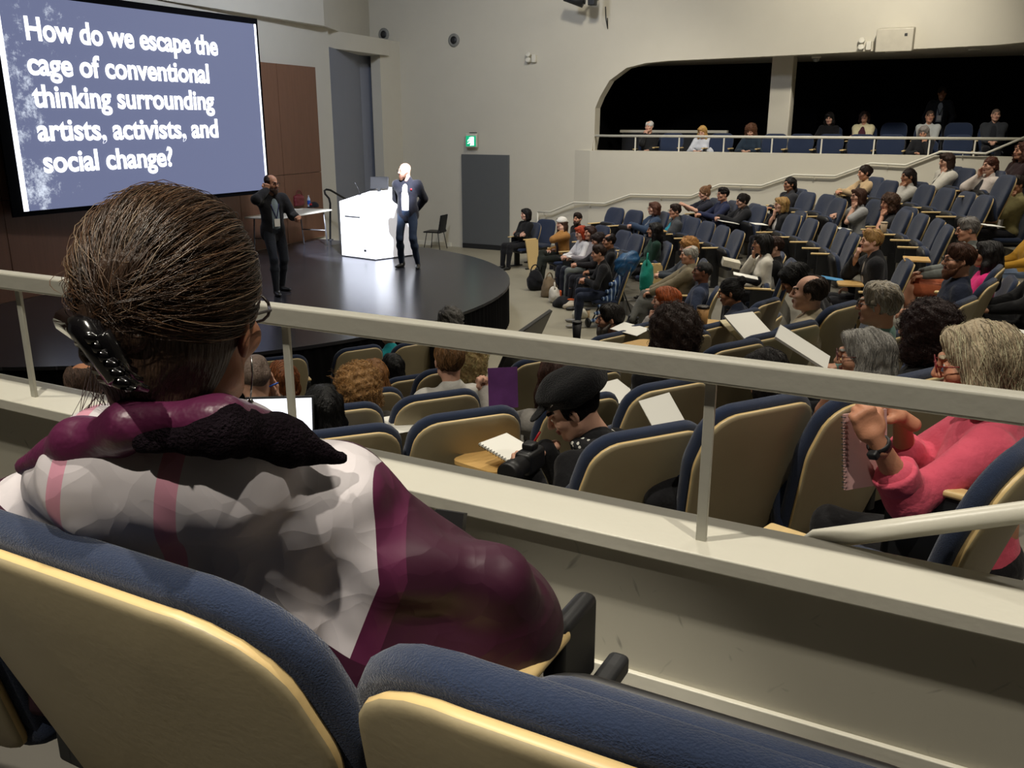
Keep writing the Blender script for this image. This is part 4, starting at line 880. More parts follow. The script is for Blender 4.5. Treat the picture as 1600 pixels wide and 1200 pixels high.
# --- the two speakers on stage
P = atz(640, 418, .66)
bm_ = person('person with bald head and long beard in navy blazer standing by the lectern', (P[0], P[1], .66), az2rz(-168), dist=14, scale=1.035, hair='', hc='8d6a50', beard='5b3d2c', skin=PALE, top='14151f', inner='e6e4e0', collar='c', stand=True, pose='back', look=-42, nod=4, bottom='1c293c', shoes='15130f', glass='151214', legs={-1: (-.16, .03, .085), 1: (.15, -.03, .085)}, lean=0)
MB().lathe([(.001, -.006), (.016, -.004), (.016, .004), (.001, .006)], 10, M=Matrix.Translation((-.115, .135, 1.30)) @ Matrix.Rotation(math.pi/2, 4, 'X')).build('lapel_pin', mat('red_pin', 'd02028', .5), bm_)
P = atz(421, 285, .66+1.60)
person('person in dark jacket and lanyard gesturing on stage, fist raised to face', (P[0], P[1], .66), az2rz(140), dist=12, hair='fringe', hc='3a2a22', skin=FR, top='1d1d21', inner='7d8b92', stand=True, look=12, nod=6, bottom='20242c', shoes='141414', glass='151214', beard='4a3830', lanyard='3a3a72',
       pose=((V3(-.20, .38, 1.12), (-.6, -.5, -1), 'grip', (.2, 1, .1), (.5, 0, 1)), (V3(.13, .15, 1.50), (1, .1, -.8), 'fist', (-.25, .1, 1), (0, 1, 0))), legs={-1: (-.13, -.10, .085), 1: (.12, .22, .085)}, lean=2)
# ================================================================ EMPTY SEATS
ORD = ['first', 'second', 'third', 'fourth', 'fifth', 'sixth', 'seventh', 'eighth']
def row_empty(k, pts, where, **kw):
    for i, (x, y) in enumerate(pts):
        chair_at(x, y, k, 'empty navy seat, %s from left, %s' % (ORD[i], where.replace('empty places in the ', 'in ')), mode=None, **kw) if False else chair_at(x, y, k, 'empty navy seat, %s from left, %s' % (ORD[i], where.replace('empty places in the ', 'in ')), **kw)
row_empty(0, [(857, 344)], 'front row between black turtleneck and white cap', up=False)
row_empty(1, [(946, 354), (981, 362), (1001, 368), (1047, 381), (1090, 400)], 'empty places in the second row by the green sweater')
row_empty(2, [(967, 326), (997, 330), (1067, 338), (1089, 342), (1112, 348), (1136, 355), (1160, 362)], 'empty places in the third row')
row_empty(2, [(1228, 398), (1238, 411)], 'pair at the near end of the third row', arms=(1, -1))
row_empty(3, [(1192, 323), (1247, 337), (1275, 344), (1305, 351), (1327, 360), (1343, 368)], 'empty places in the fourth row')
row_empty(4, [(1268, 302), (1300, 306), (1318, 312), (1422, 330), (1449, 337), (1475, 345), (1490, 355)], 'empty places in the fifth row')
row_empty(5, [(1373, 280), (1397, 284), (1455, 291), (1487, 296), (1520, 302), (1547, 308)], 'empty places in the sixth row')
row_empty(6, [(1497, 262), (1517, 265), (1565, 269), (1582, 276)], 'empty places in the topmost row')
# seats of the near block, seen from behind
for x, y, k, lab, kw in [
    (440, 562, 0, 'pale-backed seat in front row, left of the guard rail post', {}), (565, 546, 0, 'pale-backed seat in front row, second from the rail post', {}), (652, 538, 0, 'pale-backed seat in front row behind the teal top', {}),
    (650, 592, 1, 'pale-backed seat behind the straight black hair', {}), (575, 617, 2, 'pale-backed seat behind the long golden-brown hair', {}), (707, 580, 2, 'pale-backed seat in front of the white collarless shirt', {}),
    (850, 564, 2, 'pale-backed seat beside the black monitor under the rail', {}), (936, 586, 2, 'pale-backed seat just left of black coat, farther row', {}), (528, 643, 3, 'pale-backed seat behind the wavy dark blond hair', {}),
    (690, 622, 3, 'pale-backed seat behind the white collarless shirt', {}), (918, 628, 3, 'pale-backed seat half hidden behind the black newsboy cap', {}), (535, 682, 4, 'pale-backed seat beside royal blue top, just above the ledge', {}),
    (738, 653, 4, 'broad pale-backed seat above ledge, left of the newsboy cap', {}), (1058, 604, 4, 'pale-backed seat behind the black coat under the rail', {}), (1026, 682, 4.55, 'broad pale-backed seat above ledge, right of the newsboy cap', {}),
    (1207, 637, 5, 'broad pale-backed seat just right of the middle rail post', {}), (1380, 622, 5, 'pale-backed seat with black edge beside the pink shirt', {}), (1652, 696, 6, 'pale-backed seat behind the pink shirt at right edge', {'up': False, 'arms': (1, -1), 'rz': az2rz(-46)}),
    (1012, 510, 2, 'pale-backed seat behind the ginger hair and grey sweater', {}), (962, 526, 2, 'pale-backed seat behind the grey goatee', {}), (1085, 527, 3, 'pale-backed seat right of short curly dark brown hair', {}),
    (1127, 510, 3, 'pale-backed seat next to coffee cup tablet', {'tablet': -1}), (1172, 490, 3, 'pale-backed seat behind the black bun', {}), (1207, 473, 3, 'pale-backed seat at the aisle end behind the bun', {'end': 1}),
    (1160, 542, 4, 'pale-backed seat in front of open notebook', {}), (1212, 527, 4, 'pale-backed seat between open notebook and white pad', {}), (1255, 512, 4, 'pale-backed seat behind the beige jacket', {'up': False}),
    (1327, 480, 4, 'pale-backed seat right of the beige jacket', {}), (1405, 527, 4, 'pale-backed seat behind the teal plaid shirt', {'up': False}), (1462, 590, 5, 'pale-backed seat below the big dark curls', {'up': False}), (1598, 542, 5, 'pale-backed seat right of the pink shirt, at frame edge', {}),
    (1520, 472, 4, 'pale-backed seat behind the speckled navy shirt', {'up': False}), (1556, 443, 4, 'pale-backed seat right of the speckled navy shirt', {}), (1568, 421, 4, 'pale-backed seat at the aisle beyond the speckled navy shirt', {'end': 1})]:
    chair_at(x, y, k, lab, 'auditorium seats', **kw)
# seats behind the far gallery rail
for i, (x, y, zz, Y) in enumerate([(1053, 207, 0, 20.6), (1130, 207, 0, 20.6), (1213, 209, 0, 20.6), (1254, 209, 0, 20.6), (1300, 210, 0, 20.6), (1348, 211, 0, 20.6), (1394, 211, 0, 20.6), (1499, 212, 0, 20.6), (1399, 191, .23, 21.9), (1500, 191, .23, 21.9)]):
    lab = ['empty gallery seat right of the white-haired person', 'empty gallery seat right of the long blond hair', 'empty gallery seat just right of the column', 'brightly lit empty gallery seat, second right of the column', 'empty gallery seat below the screen-lit face', 'empty gallery seat below the cream cardigan', 'empty gallery seat left of the bent grey-haired person', 'empty gallery seat right of the bent grey-haired person', 'empty upper gallery seat between cream cardigan and pale tee', 'empty upper gallery seat between pale tee and denim jacket'][i]
    P = atY(x, y, Y); chair((P[0], P[1]-.33, GZ+zz), math.pi, lab, 'gallery seats', up=False, arms=(1, -1))
# ================================================================ NEAREST PEOPLE
# --- person in the black newsboy cap
def hatpose(loc):
    return ((loc(828, 742, 3.18), (-.5, -.5, -1), 'grip', (-.35, .6, .55), (-.8, .3, .5)), (loc(851, 700, 3.42), (.7, -.3, -1), 'pen', (-.7, .5, -.1), (0, .1, 1)))
HAT = sp('hat', 'person in black newsboy cap and black coat, head bent, writing with a red pen', 893, 640, 4, D=3.42, az=-52, male=False, hair='fringe', hc='120f0e', skin=PALE, top='121215', inner=None, pose=hatpose, look=34, nod=30, lean=10, seat=False, bottom='141416')
o, rt, rz_, hp_, _ = PEOPLE['hat']
hl = head_local(lean=10, look=34, nod=30); Rh = rotz(math.radians(34)) @ rotx(math.radians(-30))
f = Fld().ell((0, -.045, .098), (.135, .150, .062), .03).ell((0, -.09, .05), (.118, .095, .065), .04).cone((-.0, -.02, .05), (0, -.02, .07), .098, .10, .03).ell((0, .105, .060), (.082, .060, .011), .02, rotx(-.35)).box((0, .02, -.04), (.13, .2, .07), .01, .02, op=-1)
V, Q = f.nets(.006, noise3(3, 28, .008, 7)); M_hat = mat('black_wool_felt', '101012', .95, .25, 60, bump=.5, bscale=150, sheen=.1, spec=.15)
ho = link('cap', qmesh('cap', V, Q, M_hat), o); ho.matrix_local = Matrix.Translation(hl) @ Matrix(Rh.tolist()).to_4x4()
mb = MB(); mb.tube([(-.098, .05, .075), (-.108, .03, .085), (-.114, .005, .10)], .0025, 5); mb.build('silver_trim', M_metal, ho)
T_ = rotx(math.radians(-10)); tpn = lambda x, y, z: V3(0, 0, .5)+T_ @ V3(x, y, z); f = Fld()
for i in range(12):
    a0, a1 = 2*math.pi*i/12, 2*math.pi*(i+1)/12; f.cone(tpn(.072*math.cos(a0), .0+.07*math.sin(a0), .50), tpn(.072*math.cos(a1), .0+.07*math.sin(a1), .50), .026, .026, .02)
V, Q = f.nets(.007, noise3(8, 60, .005)); M_scarf = mat('patterned_scarf', '1a1a1c', .9, .3, 20); nt = M_scarf.node_tree; vn = nt.nodes.new('ShaderNodeTexVoronoi'); vn.inputs['Scale'].default_value = 42
cr = nt.nodes.new('ShaderNodeValToRGB'); cr.color_ramp.interpolation = 'CONSTANT'; cr.color_ramp.elements[0].color = (.7, .68, .62, 1); cr.color_ramp.elements[1].position = .3; cr.color_ramp.elements[1].color = (.012, .012, .014, 1)
nt.links.new(nt.nodes['Texture Coordinate'].outputs['Object'], vn.inputs['Vector']); nt.links.new(vn.outputs['Distance'], cr.inputs[0]); nt.links.new(cr.outputs[0], nt.nodes['Principled BSDF'].inputs['Base Color'])
link('scarf', qmesh('scarf', V, Q, M_scarf), o)
# dark coat hung over the back of that seat
cx, cyr = rt[0], rt[1]; cz = TIER*4
chair((rt[0], rt[1], rt[2]), rz_, 'seat taken by person in black newsboy cap', 'auditorium seats', up=False, noback=True)
f = Fld().ell((0, -.27, .62), (.27, .07, .33), .05, rotx(.28)).ell((0, -.30, .90), (.24, .07, .08), .05)
V, Q = f.nets(.016, noise3(4, 16, .016, 7)); co = link('coat', qmesh('coat', V, Q, cloth('131316')), None, (rt[0], rt[1], rt[2])); co.rotation_euler = (0, 0, rz_)
tag(co, 'black coat draped over the seat back behind the newsboy cap', 'coat')
# --- person in the pink shirt
def loc_of(rt, rz, s=1.):
    c, q = math.cos(rz), math.sin(rz)
    def f(px, py, D_): d = atD(px, py, D_)-np.array(rt); return np.array([c*d[0]+q*d[1], -q*d[0]+c*d[1], d[2]])/s
    return f
def pinkpose(loc):
    return ((loc(1366, 682, 2.34), (-.1, .1, -1), 'grip', (-.15, .55, 1), (-.9, -.3, .2)), (loc(1408, 652, 2.62), (.8, -.5, -.7), 'grip', (-.3, .8, .5), (.2, 0, 1)))
PINK = sp('pink', 'person in coral pink shirt with silver-blond bob, holding up a spiral notebook', 1523, 568, 6, D=2.62, az=-66, male=False, hair='sweep', hc='a8997f', skin='c58a6c', top='d4566c', sleeve='roll', pose=pinkpose, look=2, nod=10, lean=3, seat=False, bottom='17171a', glass='7a1f22', collar='c')
o, rt, rz_, hp_, _ = PEOPLE['pink']; sh_, el_, wr_ = person.arms[-1]; fd_ = wr_-el_
Rw = Matrix(frame(np.cross(fd_, (.3, 1, .2)), fd_).tolist()).to_4x4()
q = el_+fd_*.86; MB().lathe([(.029, -.011), (.033, -.011), (.033, .011), (.029, .011)], 18, M=Matrix.Translation(q) @ Rw).build('watch_band', M_black, o)
MB().box((0, 0, 0), (.03, .036, .024), bev=.006, M=Matrix.Translation(q) @ Rw @ Matrix.Translation((.0, .03, 0))).build('watch_face', M_dark, o)
f = Fld().cone(el_+fd_*.26, el_+fd_*.46, .054, .060, .02).cone(el_+fd_*.40, el_+fd_*.47, .062, .064, .01).box(el_+fd_*.66, (.1, .1, .051), .005, .008, np.array(Rw.to_3x3()), op=-1); V, Q = f.nets(.006, noise3(11, 60, .004)); link('rolled_cuff', qmesh('rolled_cuff', V, Q, cloth('d4566c')), o)
# ================================================================ THE PERSON IN FRONT
HD = 1.06; hc0 = atD(258, 457, HD); RZH = YAW
fw = np.array([-math.sin(RZH), math.cos(RZH), 0]); GF = 1.755
hroot = np.array([hc0[0]+fw[0]*.14, hc0[1]+fw[1]*.14, GF])
hero = empty('person', hroot, RZH, 'person in maroon and white jacket with brown hair in a claw clip, seen from behind', 'person')
L_ = loc_of(hroot, RZH); Lp = lambda x, y, dy=0.: L_(x, y, HD+dy)
HC = Lp(290, 500); HS = 1.0; Rh = rotz(math.radians(-11)) @ rotx(math.radians(-6)) @ roty(math.radians(3))
hv, hq, hm = head_tpl(.0034, False); v, q = place((hv, hq), Rh*HS, HC); parts = [(v, q, hm)]
f = Fld().cone(HC+V3(0, -.01, -.1), HC+V3(0, .03, -.19), .047, .052, .03).cone(Lp(120, 800, .09), Lp(470, 800, .09), .07, .07, .05).cone(Lp(280, 800, .12), Lp(330, 1150, .2), .10, .10, .05)
sr, el, wr = Lp(525, 800, .07), Lp(765, 965, .14), Lp(560, 960, .44); sl, ell_, wl = Lp(5, 850, .07), Lp(95, 1030, .26), Lp(230, 1080, .45)
for a, b, c in ((sr, el, wr), (sl, ell_, wl)): f.cone(a, b, .038, .03, .03).cone(b, c, .03, .024, .02)
for s in (-1, 1): f.cone(V3(s*.1, -.02, .52), V3(s*.11, .42, .52), .08, .055, .04).cone(V3(s*.11, .42, .52), V3(s*.11, .40, .08), .05, .035, .03)
V, Q = f.nets(.012); parts.append((V, Q, 0))
for s, w_ in ((1, wr), (-1, wl)):
    v, q = place(hand_tpl('relax', .005), frame((-s*.5, .8, -.1), (0, 0, 1)), w_, s < 0, .95); parts.append((v, q, 0))
V, Q, M = join(parts); link('body', qmesh('body', V, Q, [skinm('a06c50'), M_lip, M_eye, M_eyew, hairm('3a2a1e')], M), hero)
# jacket
f = Fld().ell(Lp(285, 890, .085), (.218, .125, .24), .06).cone(Lp(60, 812, .05), Lp(515, 800, .05), .072, .078, .06).cone(Lp(190, 738, -.045), Lp(355, 735, -.045), .088, .085, .07)
f.cone(sr, el, .082, .092, .06).cone(el, el+(wr-el)*.55, .092, .08, .05).cone(Lp(760, 915, .06), Lp(800, 985, .10), .055, .055, .05).ell(Lp(665, 1010, .05), (.12, .07, .085), .05).cone(Lp(600, 900, .03), Lp(560, 1060, .03), .06, .07, .06)
f.cone(sl, ell_, .08, .07, .06).cone(ell_, ell_+(wl-ell_)*.5, .07, .06, .05)
for a, b, r in (((610, 870), (790, 890), .026), ((640, 900), (800, 930), .02), ((560, 780), (600, 1000), .016)): f.cone(Lp(*a, .015), Lp(*b, .05), r, r, .05)
for a, b, r in (((210, 770), (330, 930), .030), ((350, 760), (420, 960), .026), ((90, 760), (260, 880), .022), ((470, 820), (440, 1040), .02)): f.cone(Lp(*a, -.012), Lp(*b, -.012), r, r*.8, .07)
n1, n2 = noise3(21, 14, .010, 8), noise3(22, 42, .0035, 8)
V, Q = f.nets(.0075, lambda X, Y, Z: n1(X, Y, Z)+n2(X, Y, Z))
M_jk = bpy.data.materials.new('maroon_white_jacket'); M_jk.use_nodes = True; nt = M_jk.node_tree; N = nt.nodes; Ln = nt.links; b = N['Principled BSDF']
b.inputs['Roughness'].default_value = .5; b.inputs['Specular IOR Level'].default_value = .4
tc = N.new('ShaderNodeTexCoord'); sx = N.new('ShaderNodeSeparateXYZ'); Ln.new(tc.outputs['Object'], sx.inputs[0])
def halfplane(p, q, soft=.0012):
    """1 on the left-hand side of the line p->q as drawn in local x,z"""
    a, c = Lp(*p, -.0), Lp(*q, -.0); nx, nz = -(c[2]-a[2]), c[0]-a[0]; l = math.hypot(nx, nz); nx /= l; nz /= l
    m1 = N.new('ShaderNodeMath'); m1.operation = 'MULTIPLY'; Ln.new(sx.outputs['X'], m1.inputs[0]); m1.inputs[1].default_value = nx
    m2 = N.new('ShaderNodeMath'); m2.operation = 'MULTIPLY_ADD'; Ln.new(sx.outputs['Z'], m2.inputs[0]); m2.inputs[1].default_value = nz; Ln.new(m1.outputs[0], m2.inputs[2])
    m3 = N.new('ShaderNodeMath'); m3.operation = 'GREATER_THAN'; Ln.new(m2.outputs[0], m3.inputs[0]); m3.inputs[1].default_value = nx*a[0]+nz*a[2]; return m3.outputs[0]
def both(*ss):
    r = ss[0]
    for s in ss[1:]: m = N.new('ShaderNodeMath'); m.operation = 'MULTIPLY'; Ln.new(r, m.inputs[0]); Ln.new(s, m.inputs[1]); r = m.outputs[0]
    return r
def anyof(*ss):
    r = ss[0]
    for s in ss[1:]: m = N.new('ShaderNodeMath'); m.operation = 'MAXIMUM'; Ln.new(r, m.inputs[0]); Ln.new(s, m.inputs[1]); r = m.outputs[0]
    return r
def over(prev, mask, col):
    m = N.new('ShaderNodeMix'); m.data_type = 'RGBA'; Ln.new(mask, m.inputs[0])
    if isinstance(prev, tuple): m.inputs[6].default_value = prev
    else: Ln.new(prev, m.inputs[6])
    m.inputs[7].default_value = lin(col)+(1,); return m.outputs[2]
yl = N.new('ShaderNodeMath'); yl.operation = 'LESS_THAN'; Ln.new(sx.outputs['Y'], yl.inputs[0]); yl.inputs[1].default_value = Lp(275, 800, .085)[1]
panel = both(halfplane((600, 905), (575, 700)), halfplane((520, 1090), (600, 890)), halfplane((-40, 770), (350, 925)), yl.outputs[0])
stripe = lambda a, b_, w_: both(halfplane((a[0]+w_/2, b_[1] if False else a[1]), (b_[0]+w_/2, b_[1])) if a[1] > b_[1] else halfplane((b_[0]+w_/2, b_[1]), (a[0]+w_/2, a[1])), halfplane((a[0]-w_/2, a[1]), (b_[0]-w_/2, b_[1])))
band = both(halfplane((642, 905), (617, 700)), halfplane((562, 1090), (642, 890)), halfplane((-40, 770), (350, 925)), yl.outputs[0])
col = over(lin('391428')+(1,), band, '561f3e'); col = over(col, panel, 'c6c0c3')
pk = anyof(stripe((160, 690), (150, 840), 27), stripe((322, 690), (300, 905), 31))
col = over(col, both(pk, panel), 'c88ea0'); Ln.new(col, b.inputs['Base Color'])
nz = N.new('ShaderNodeTexNoise'); nz.inputs['Scale'].default_value = 7; nz.inputs['Detail'].default_value = 2; Ln.new(tc.outputs['Object'], nz.inputs['Vector'])
mv = N.new('ShaderNodeMix'); mv.data_type = 'RGBA'; mv.inputs[0].default_value = .12; Ln.new(tc.outputs['Object'], mv.inputs[6]); Ln.new(nz.outputs['Color'], mv.inputs[7])
prevn = None
for scl, st_ in ((8, .42), (19, .2)):
    vo = N.new('ShaderNodeTexVoronoi'); vo.inputs['Scale'].default_value = scl; Ln.new(mv.outputs[2], vo.inputs['Vector'])
    bp = N.new('ShaderNodeBump'); bp.inputs['Strength'].default_value = st_; bp.inputs['Distance'].default_value = .022; Ln.new(vo.outputs['Distance'], bp.inputs['Height'])
    if prevn: Ln.new(prevn, bp.inputs['Normal'])
    prevn = bp.outputs[0]
Ln.new(prevn, b.inputs['Normal'])
jk = link('jacket', qmesh('jacket', V, Q, M_jk), hero)
f = Fld().cone(Lp(40, 728, -.03), Lp(120, 690, -.09), .012, .020, .03).cone(Lp(120, 690, -.09), Lp(200, 664, -.125), .020, .020, .03).cone(Lp(200, 664, -.125), Lp(345, 655, -.12), .020, .024, .03).cone(Lp(345, 658, -.12), Lp(415, 668, -.04), .028, .024, .03)
f.cone(Lp(95, 712, -.06), Lp(200, 695, -.10), .012, .016, .03)
V, Q = f.nets(.006, noise3(31, 45, .003)); link('collar', qmesh('collar', V, Q, mat('maroon_satin', '561f3f', .38, .1, 20, bump=.25, bscale=30)), jk)
f = Fld().cone(Lp(225, 688, -.14), Lp(350, 672, -.135), .014, .022, .03).cone(Lp(350, 672, -.13), Lp(440, 690, -.06), .026, .026, .03).cone(Lp(440, 690, -.06), Lp(533, 716, -.02), .026, .008, .03).cone(Lp(340, 655, -.07), Lp(450, 695, -.02), .03, .022, .03)
V, Q = f.nets(.005, noise3(32, 110, .003, 8)); link('fleece_lining', qmesh('fleece_lining', V, Q, mat('black_fleece', '170f16', 1, .3, 90, bump=.8, bscale=260, spec=.1)), jk)
f = Fld()
for s in (-1, 1): f.cone(V3(s*.1, -.02, .52), V3(s*.11, .42, .52), .09, .065, .04).cone(V3(s*.11, .42, .52), V3(s*.11, .40, .08), .062, .048, .03)
V, Q = f.nets(.016); link('trousers', qmesh('trousers', V, Q, cloth('17171b')), hero)
for s in (-1, 1):
    o2 = link('shoe', shoe_mesh('141414'), hero); o2.location = (s*.11, .42, 0)
# hair: cap, twist, claw clip and strands
A_ = lambda p: (np.array(p)*HS)
f = Fld().ell((0, -.026, .047), (.092, .114, .103), .02).ell((0, -.055, -.025), (.072, .075, .075), .03).cone((0, -.055, -.05), (0, -.062, -.115), .056, .042, .03).ell((0, .128, -.03), (.080, .080, .105), .015, op=-1).ell((0, .04, -.12), (.06, .07, .085), .02, op=-1)
for s in (-1, 1): f.ell((s*.106, .010, -.040), (.034, .028, .034), .012, op=-1)
V, Q = f.nets(.004, noise3(41, 70, .0035, 7)); mh = hairm('35251a')
o2 = link('hair', qmesh('hair', V, Q, mh), hero); o2.matrix_local = Matrix.Translation(HC) @ Matrix((Rh*HS).tolist()).to_4x4()
hairo = o2; HM = Matrix.Translation(HC) @ Matrix((Rh*HS).tolist()).to_4x4()
Ri = Rh.T/HS
toh = lambda p: Ri @ (np.array(p)-HC)
f = Fld()
for a, b_, r in (((228, 402, -.118), (180, 432, -.125), .018), ((180, 432, -.125), (158, 490, -.122), .020), ((192, 445, -.128), (205, 520, -.125), .018), ((212, 405, -.122), (250, 425, -.120), .014), ((158, 490, -.12), (150, 550, -.11), .018), ((205, 520, -.125), (215, 590, -.10), .016)):
    f.cone(toh(Lp(*a)), toh(Lp(*b_)), r, r, .014)
V, Q = f.nets(.004, noise3(42, 110, .004, 8)); link('twisted_bun', qmesh('twisted_bun', V, Q, mh), hairo)
mb = MB(); M_clip = mat('black_claw_clip', '0a090b', .15, .1, 20, coat=.8)
for i in range(6):
    y = 528+i*14; x = 150+i*9; p0, p1, p2 = toh(Lp(x-36, y-6, -.12)), toh(Lp(x, y, -.195)), toh(Lp(x+34, y+10, -.165)); mb.tube([p0, p1, p2], [.005, .008, .004], 7)
mb.tube([toh(Lp(104, 500, -.10)), toh(Lp(140, 520, -.17)), toh(Lp(185, 592, -.185))], [.014, .016, .012], 9).tube([toh(Lp(160, 520, -.19)), toh(Lp(208, 605, -.17))], .009, 8)
mb.build('claw_clip', M_clip, hero).matrix_local = HM
ctr = np.array([0, -.026, .047]); rad = np.array([.0935, .1155, .1045]); B = toh(Lp(190, 470, -.13))-ctr; dB = B/rad; dB /= np.linalg.norm(dB)
cu = {}
for nm in ('35251a', '553c28', '7a6650'):
    c = bpy.data.curves.new('hair_strands', 'CURVE'); c.dimensions = '3D'; c.bevel_depth = .00042; c.bevel_resolution = 0; c.resolution_u = 2; cu[nm] = c
for i in range(6500):
    while True:
        d = nrs.normal(size=3); d /= np.linalg.norm(d)
        if d[2] > -.45 and not (d[1] > .62 and d[2] < .5): break
    fly = i < 90; dE = dB+nrs.normal(size=3)*.07; dE /= np.linalg.norm(dE); om = math.acos(np.clip(d @ dE, -1, 1)); n_ = 9
    if om < .15: continue
    up = 1+nrs.uniform(0, .03)+(nrs.uniform(.03, .16) if fly else 0); wob = nrs.normal(size=3)*.01
    nm = '35251a' if i % 10 < 5 else ('553c28' if i % 10 < 9 else '7a6650')
    s_ = cu[nm].splines.new('POLY'); s_.points.add(n_-1); tmax = nrs.uniform(.45, 1) if not fly else nrs.uniform(.25, .6)
    for j in range(n_):
        t = j/(n_-1)*tmax; e = (math.sin((1-t)*om)*d+math.sin(t*om)*dE)/math.sin(om); lift = 1+(up-1)*(math.sin(math.pi*j/(n_-1)) if not fly else j/(n_-1))+.010*(1-abs(2*t-1))+.004
        p = ctr+rad*e*lift+wob*t; s_.points[j].co = (*p, 1); s_.points[j].radius = 1 if j < n_-1 else .3
for i in range(26):   # loose wisps at the nape
    x0 = nrs.uniform(140, 190); p0, p1, p2 = toh(Lp(x0, 560, -.07)), toh(Lp(x0-6+nrs.normal()*6, 610, -.05)), toh(Lp(x0-10+nrs.normal()*14, 650+nrs.uniform(-10, 20), -.04))
    s_ = cu['35251a'].splines.new('POLY'); s_.points.add(2)
    for j, p in enumerate((p0, p1, p2)): s_.points[j].co = (*p, 1)
for nm, c in cu.items():
    c.materials.append(mat('strand_'+nm, nm, .38, .2, 40, spec=.5)); o2 = bpy.data.objects.new('hair_strands', c); C.objects.link(o2)
    bpy.context.view_layer.update(); me = bpy.data.meshes.new_from_object(o2.evaluated_get(bpy.context.evaluated_depsgraph_get())); bpy.data.objects.remove(o2); o2 = link('hair_strands', me, hairo)
g = glasses(hero, Rh, HC, '2a2422'); g.matrix_local = HM
mb = MB(); e0 = V3(.088, -.004, -.036); mb.tube([e0, e0+V3(.002, 0, -.02), e0+V3(.0, 0, -.05)], .0012, 5).lathe([(.001, .004), (.004, 0), (.001, -.006)], 8, c=tuple(e0+V3(0, 0, -.054))); g2 = mb.build('earring', M_metal, hero); g2.matrix_local = HM
# seats of our own row
X1 = atY(497, 985, .555)[0]-.235-.14
c1 = chair((X1, .545+.335, GF), 0, 'nearest seat at lower left, holding the person in the maroon and white jacket', 'own row seats', up=False, arms=(1, -1), scale=(1.23, 1, .918))
MB().box((.30, .26, .59), (.03, .14, .16), bev=.014).build('tablet_paddle', M_black, c1); MB().box((.33, .34, .50), (.03, .10, .04), bev=.01).build('hinge', M_dark, c1)
c2 = chair((X1+.685, .545+.335, GF), 0, 'nearest empty navy seat at bottom centre of the frame', 'own row seats', up=True, seat_up=(.36, .98), scale=(1.23, 1, .918))
c3 = chair((X1+1.37, .545+.335, GF), 0, 'empty navy seat at the bottom edge, next to the bottom centre one', 'own row seats', up=True, seat_up=(.36, .98), scale=(1.23, 1, .918))
c0 = chair((X1-.69, .545+.335, GF), 0, 'navy seat cut off at the lower left corner of the frame', 'own row seats', up=True, scale=(1.23, 1, .918))
# ================================================================ THINGS
def at_place(name, p, rz, label, cat, group=None): return empty(name, p, rz, label, cat, group)
# lectern
M_lect = mat('white_lectern_laminate', 'e9eaee', .4, .02, 5)
LB = [(-10.78, 13.44), (-9.90, 13.29), (-9.62, 14.15), (-10.5, 14.5)]; lc0 = np.mean(np.array(LB), 0)
t = at_place('lectern', (lc0[0], lc0[1], .66), 0, 'glaring white faceted lectern under the stage light', 'lectern')
q = [(p[0]-lc0[0], p[1]-lc0[1]) for p in LB]
MB().prism(q, .02, [1.02, .98, 1.20, 1.24]).build('body', M_lect, t)
MB().prism([(p[0]*.93, p[1]*.93) for p in q], 0, .03).build('plinth', M_dark, t)
a, b_ = np.array(q[0]), np.array(q[1]); n_ = np.array([b_[1]-a[1], -(b_[0]-a[0])]); n_ /= np.linalg.norm(n_)
pp = a+(b_-a)*.38+n_*.004; MB().box((pp[0], pp[1], .76), (.40, .012, .014), rot=Matrix.Rotation(math.atan2(b_[1]-a[1], b_[0]-a[0]), 3, 'Z')).build('drawer_gap', M_dark, t)
pp = a+(b_-a)*.72+n_*.004; MB().box((pp[0], pp[1], .16), (.06, .014, .035), bev=.006, rot=Matrix.Rotation(math.atan2(b_[1]-a[1], b_[0]-a[0]), 3, 'Z')).build('cable_outlet', M_black, t)
p = atD(593, 291, -lc0[0]*sy_+lc0[1]*cy_+.35)
t = at_place('monitor', (p[0], p[1], .66+1.14), math.radians(200), 'small black monitor standing on the white lectern', 'monitor')
MB().box((0, 0, .19), (.36, .03, .22), bev=.008, rot=Matrix.Rotation(.2, 3, 'X')).build('screen', M_black, t); MB().box((0, .02, .05), (.05, .03, .12)).build('stand', M_dark, t); MB().box((0, .02, .01), (.18, .14, .015), bev=.005).build('foot', M_dark, t)
MB().box((-.02, -.022, .19), (.13, .004, .05), rot=Matrix.Rotation(.2, 3, 'X')).build('badge', M_white, t)
p = atD(562, 298, -lc0[0]*sy_+lc0[1]*cy_+.1)
t = at_place('microphone', (p[0], p[1], .66+1.12), 0, 'thin black gooseneck microphone rising from the lectern', 'microphone')
dv = Matrix.Rotation(YAW, 3, 'Z') @ Vector((-1, 0, 0)); MB().lathe([(.03, 0), (.03, .012), (.01, .02)], 12).build('base', M_black, t); MB().tube([(0, 0, .01), (dv.x*.02, dv.y*.02, .10), (dv.x*.07, dv.y*.07, .20)], .005, 6).build('neck', M_black, t); MB().tube([(dv.x*.065, dv.y*.065, .19), (dv.x*.085, dv.y*.085, .225)], .011, 8).build('capsule', M_dark, t)
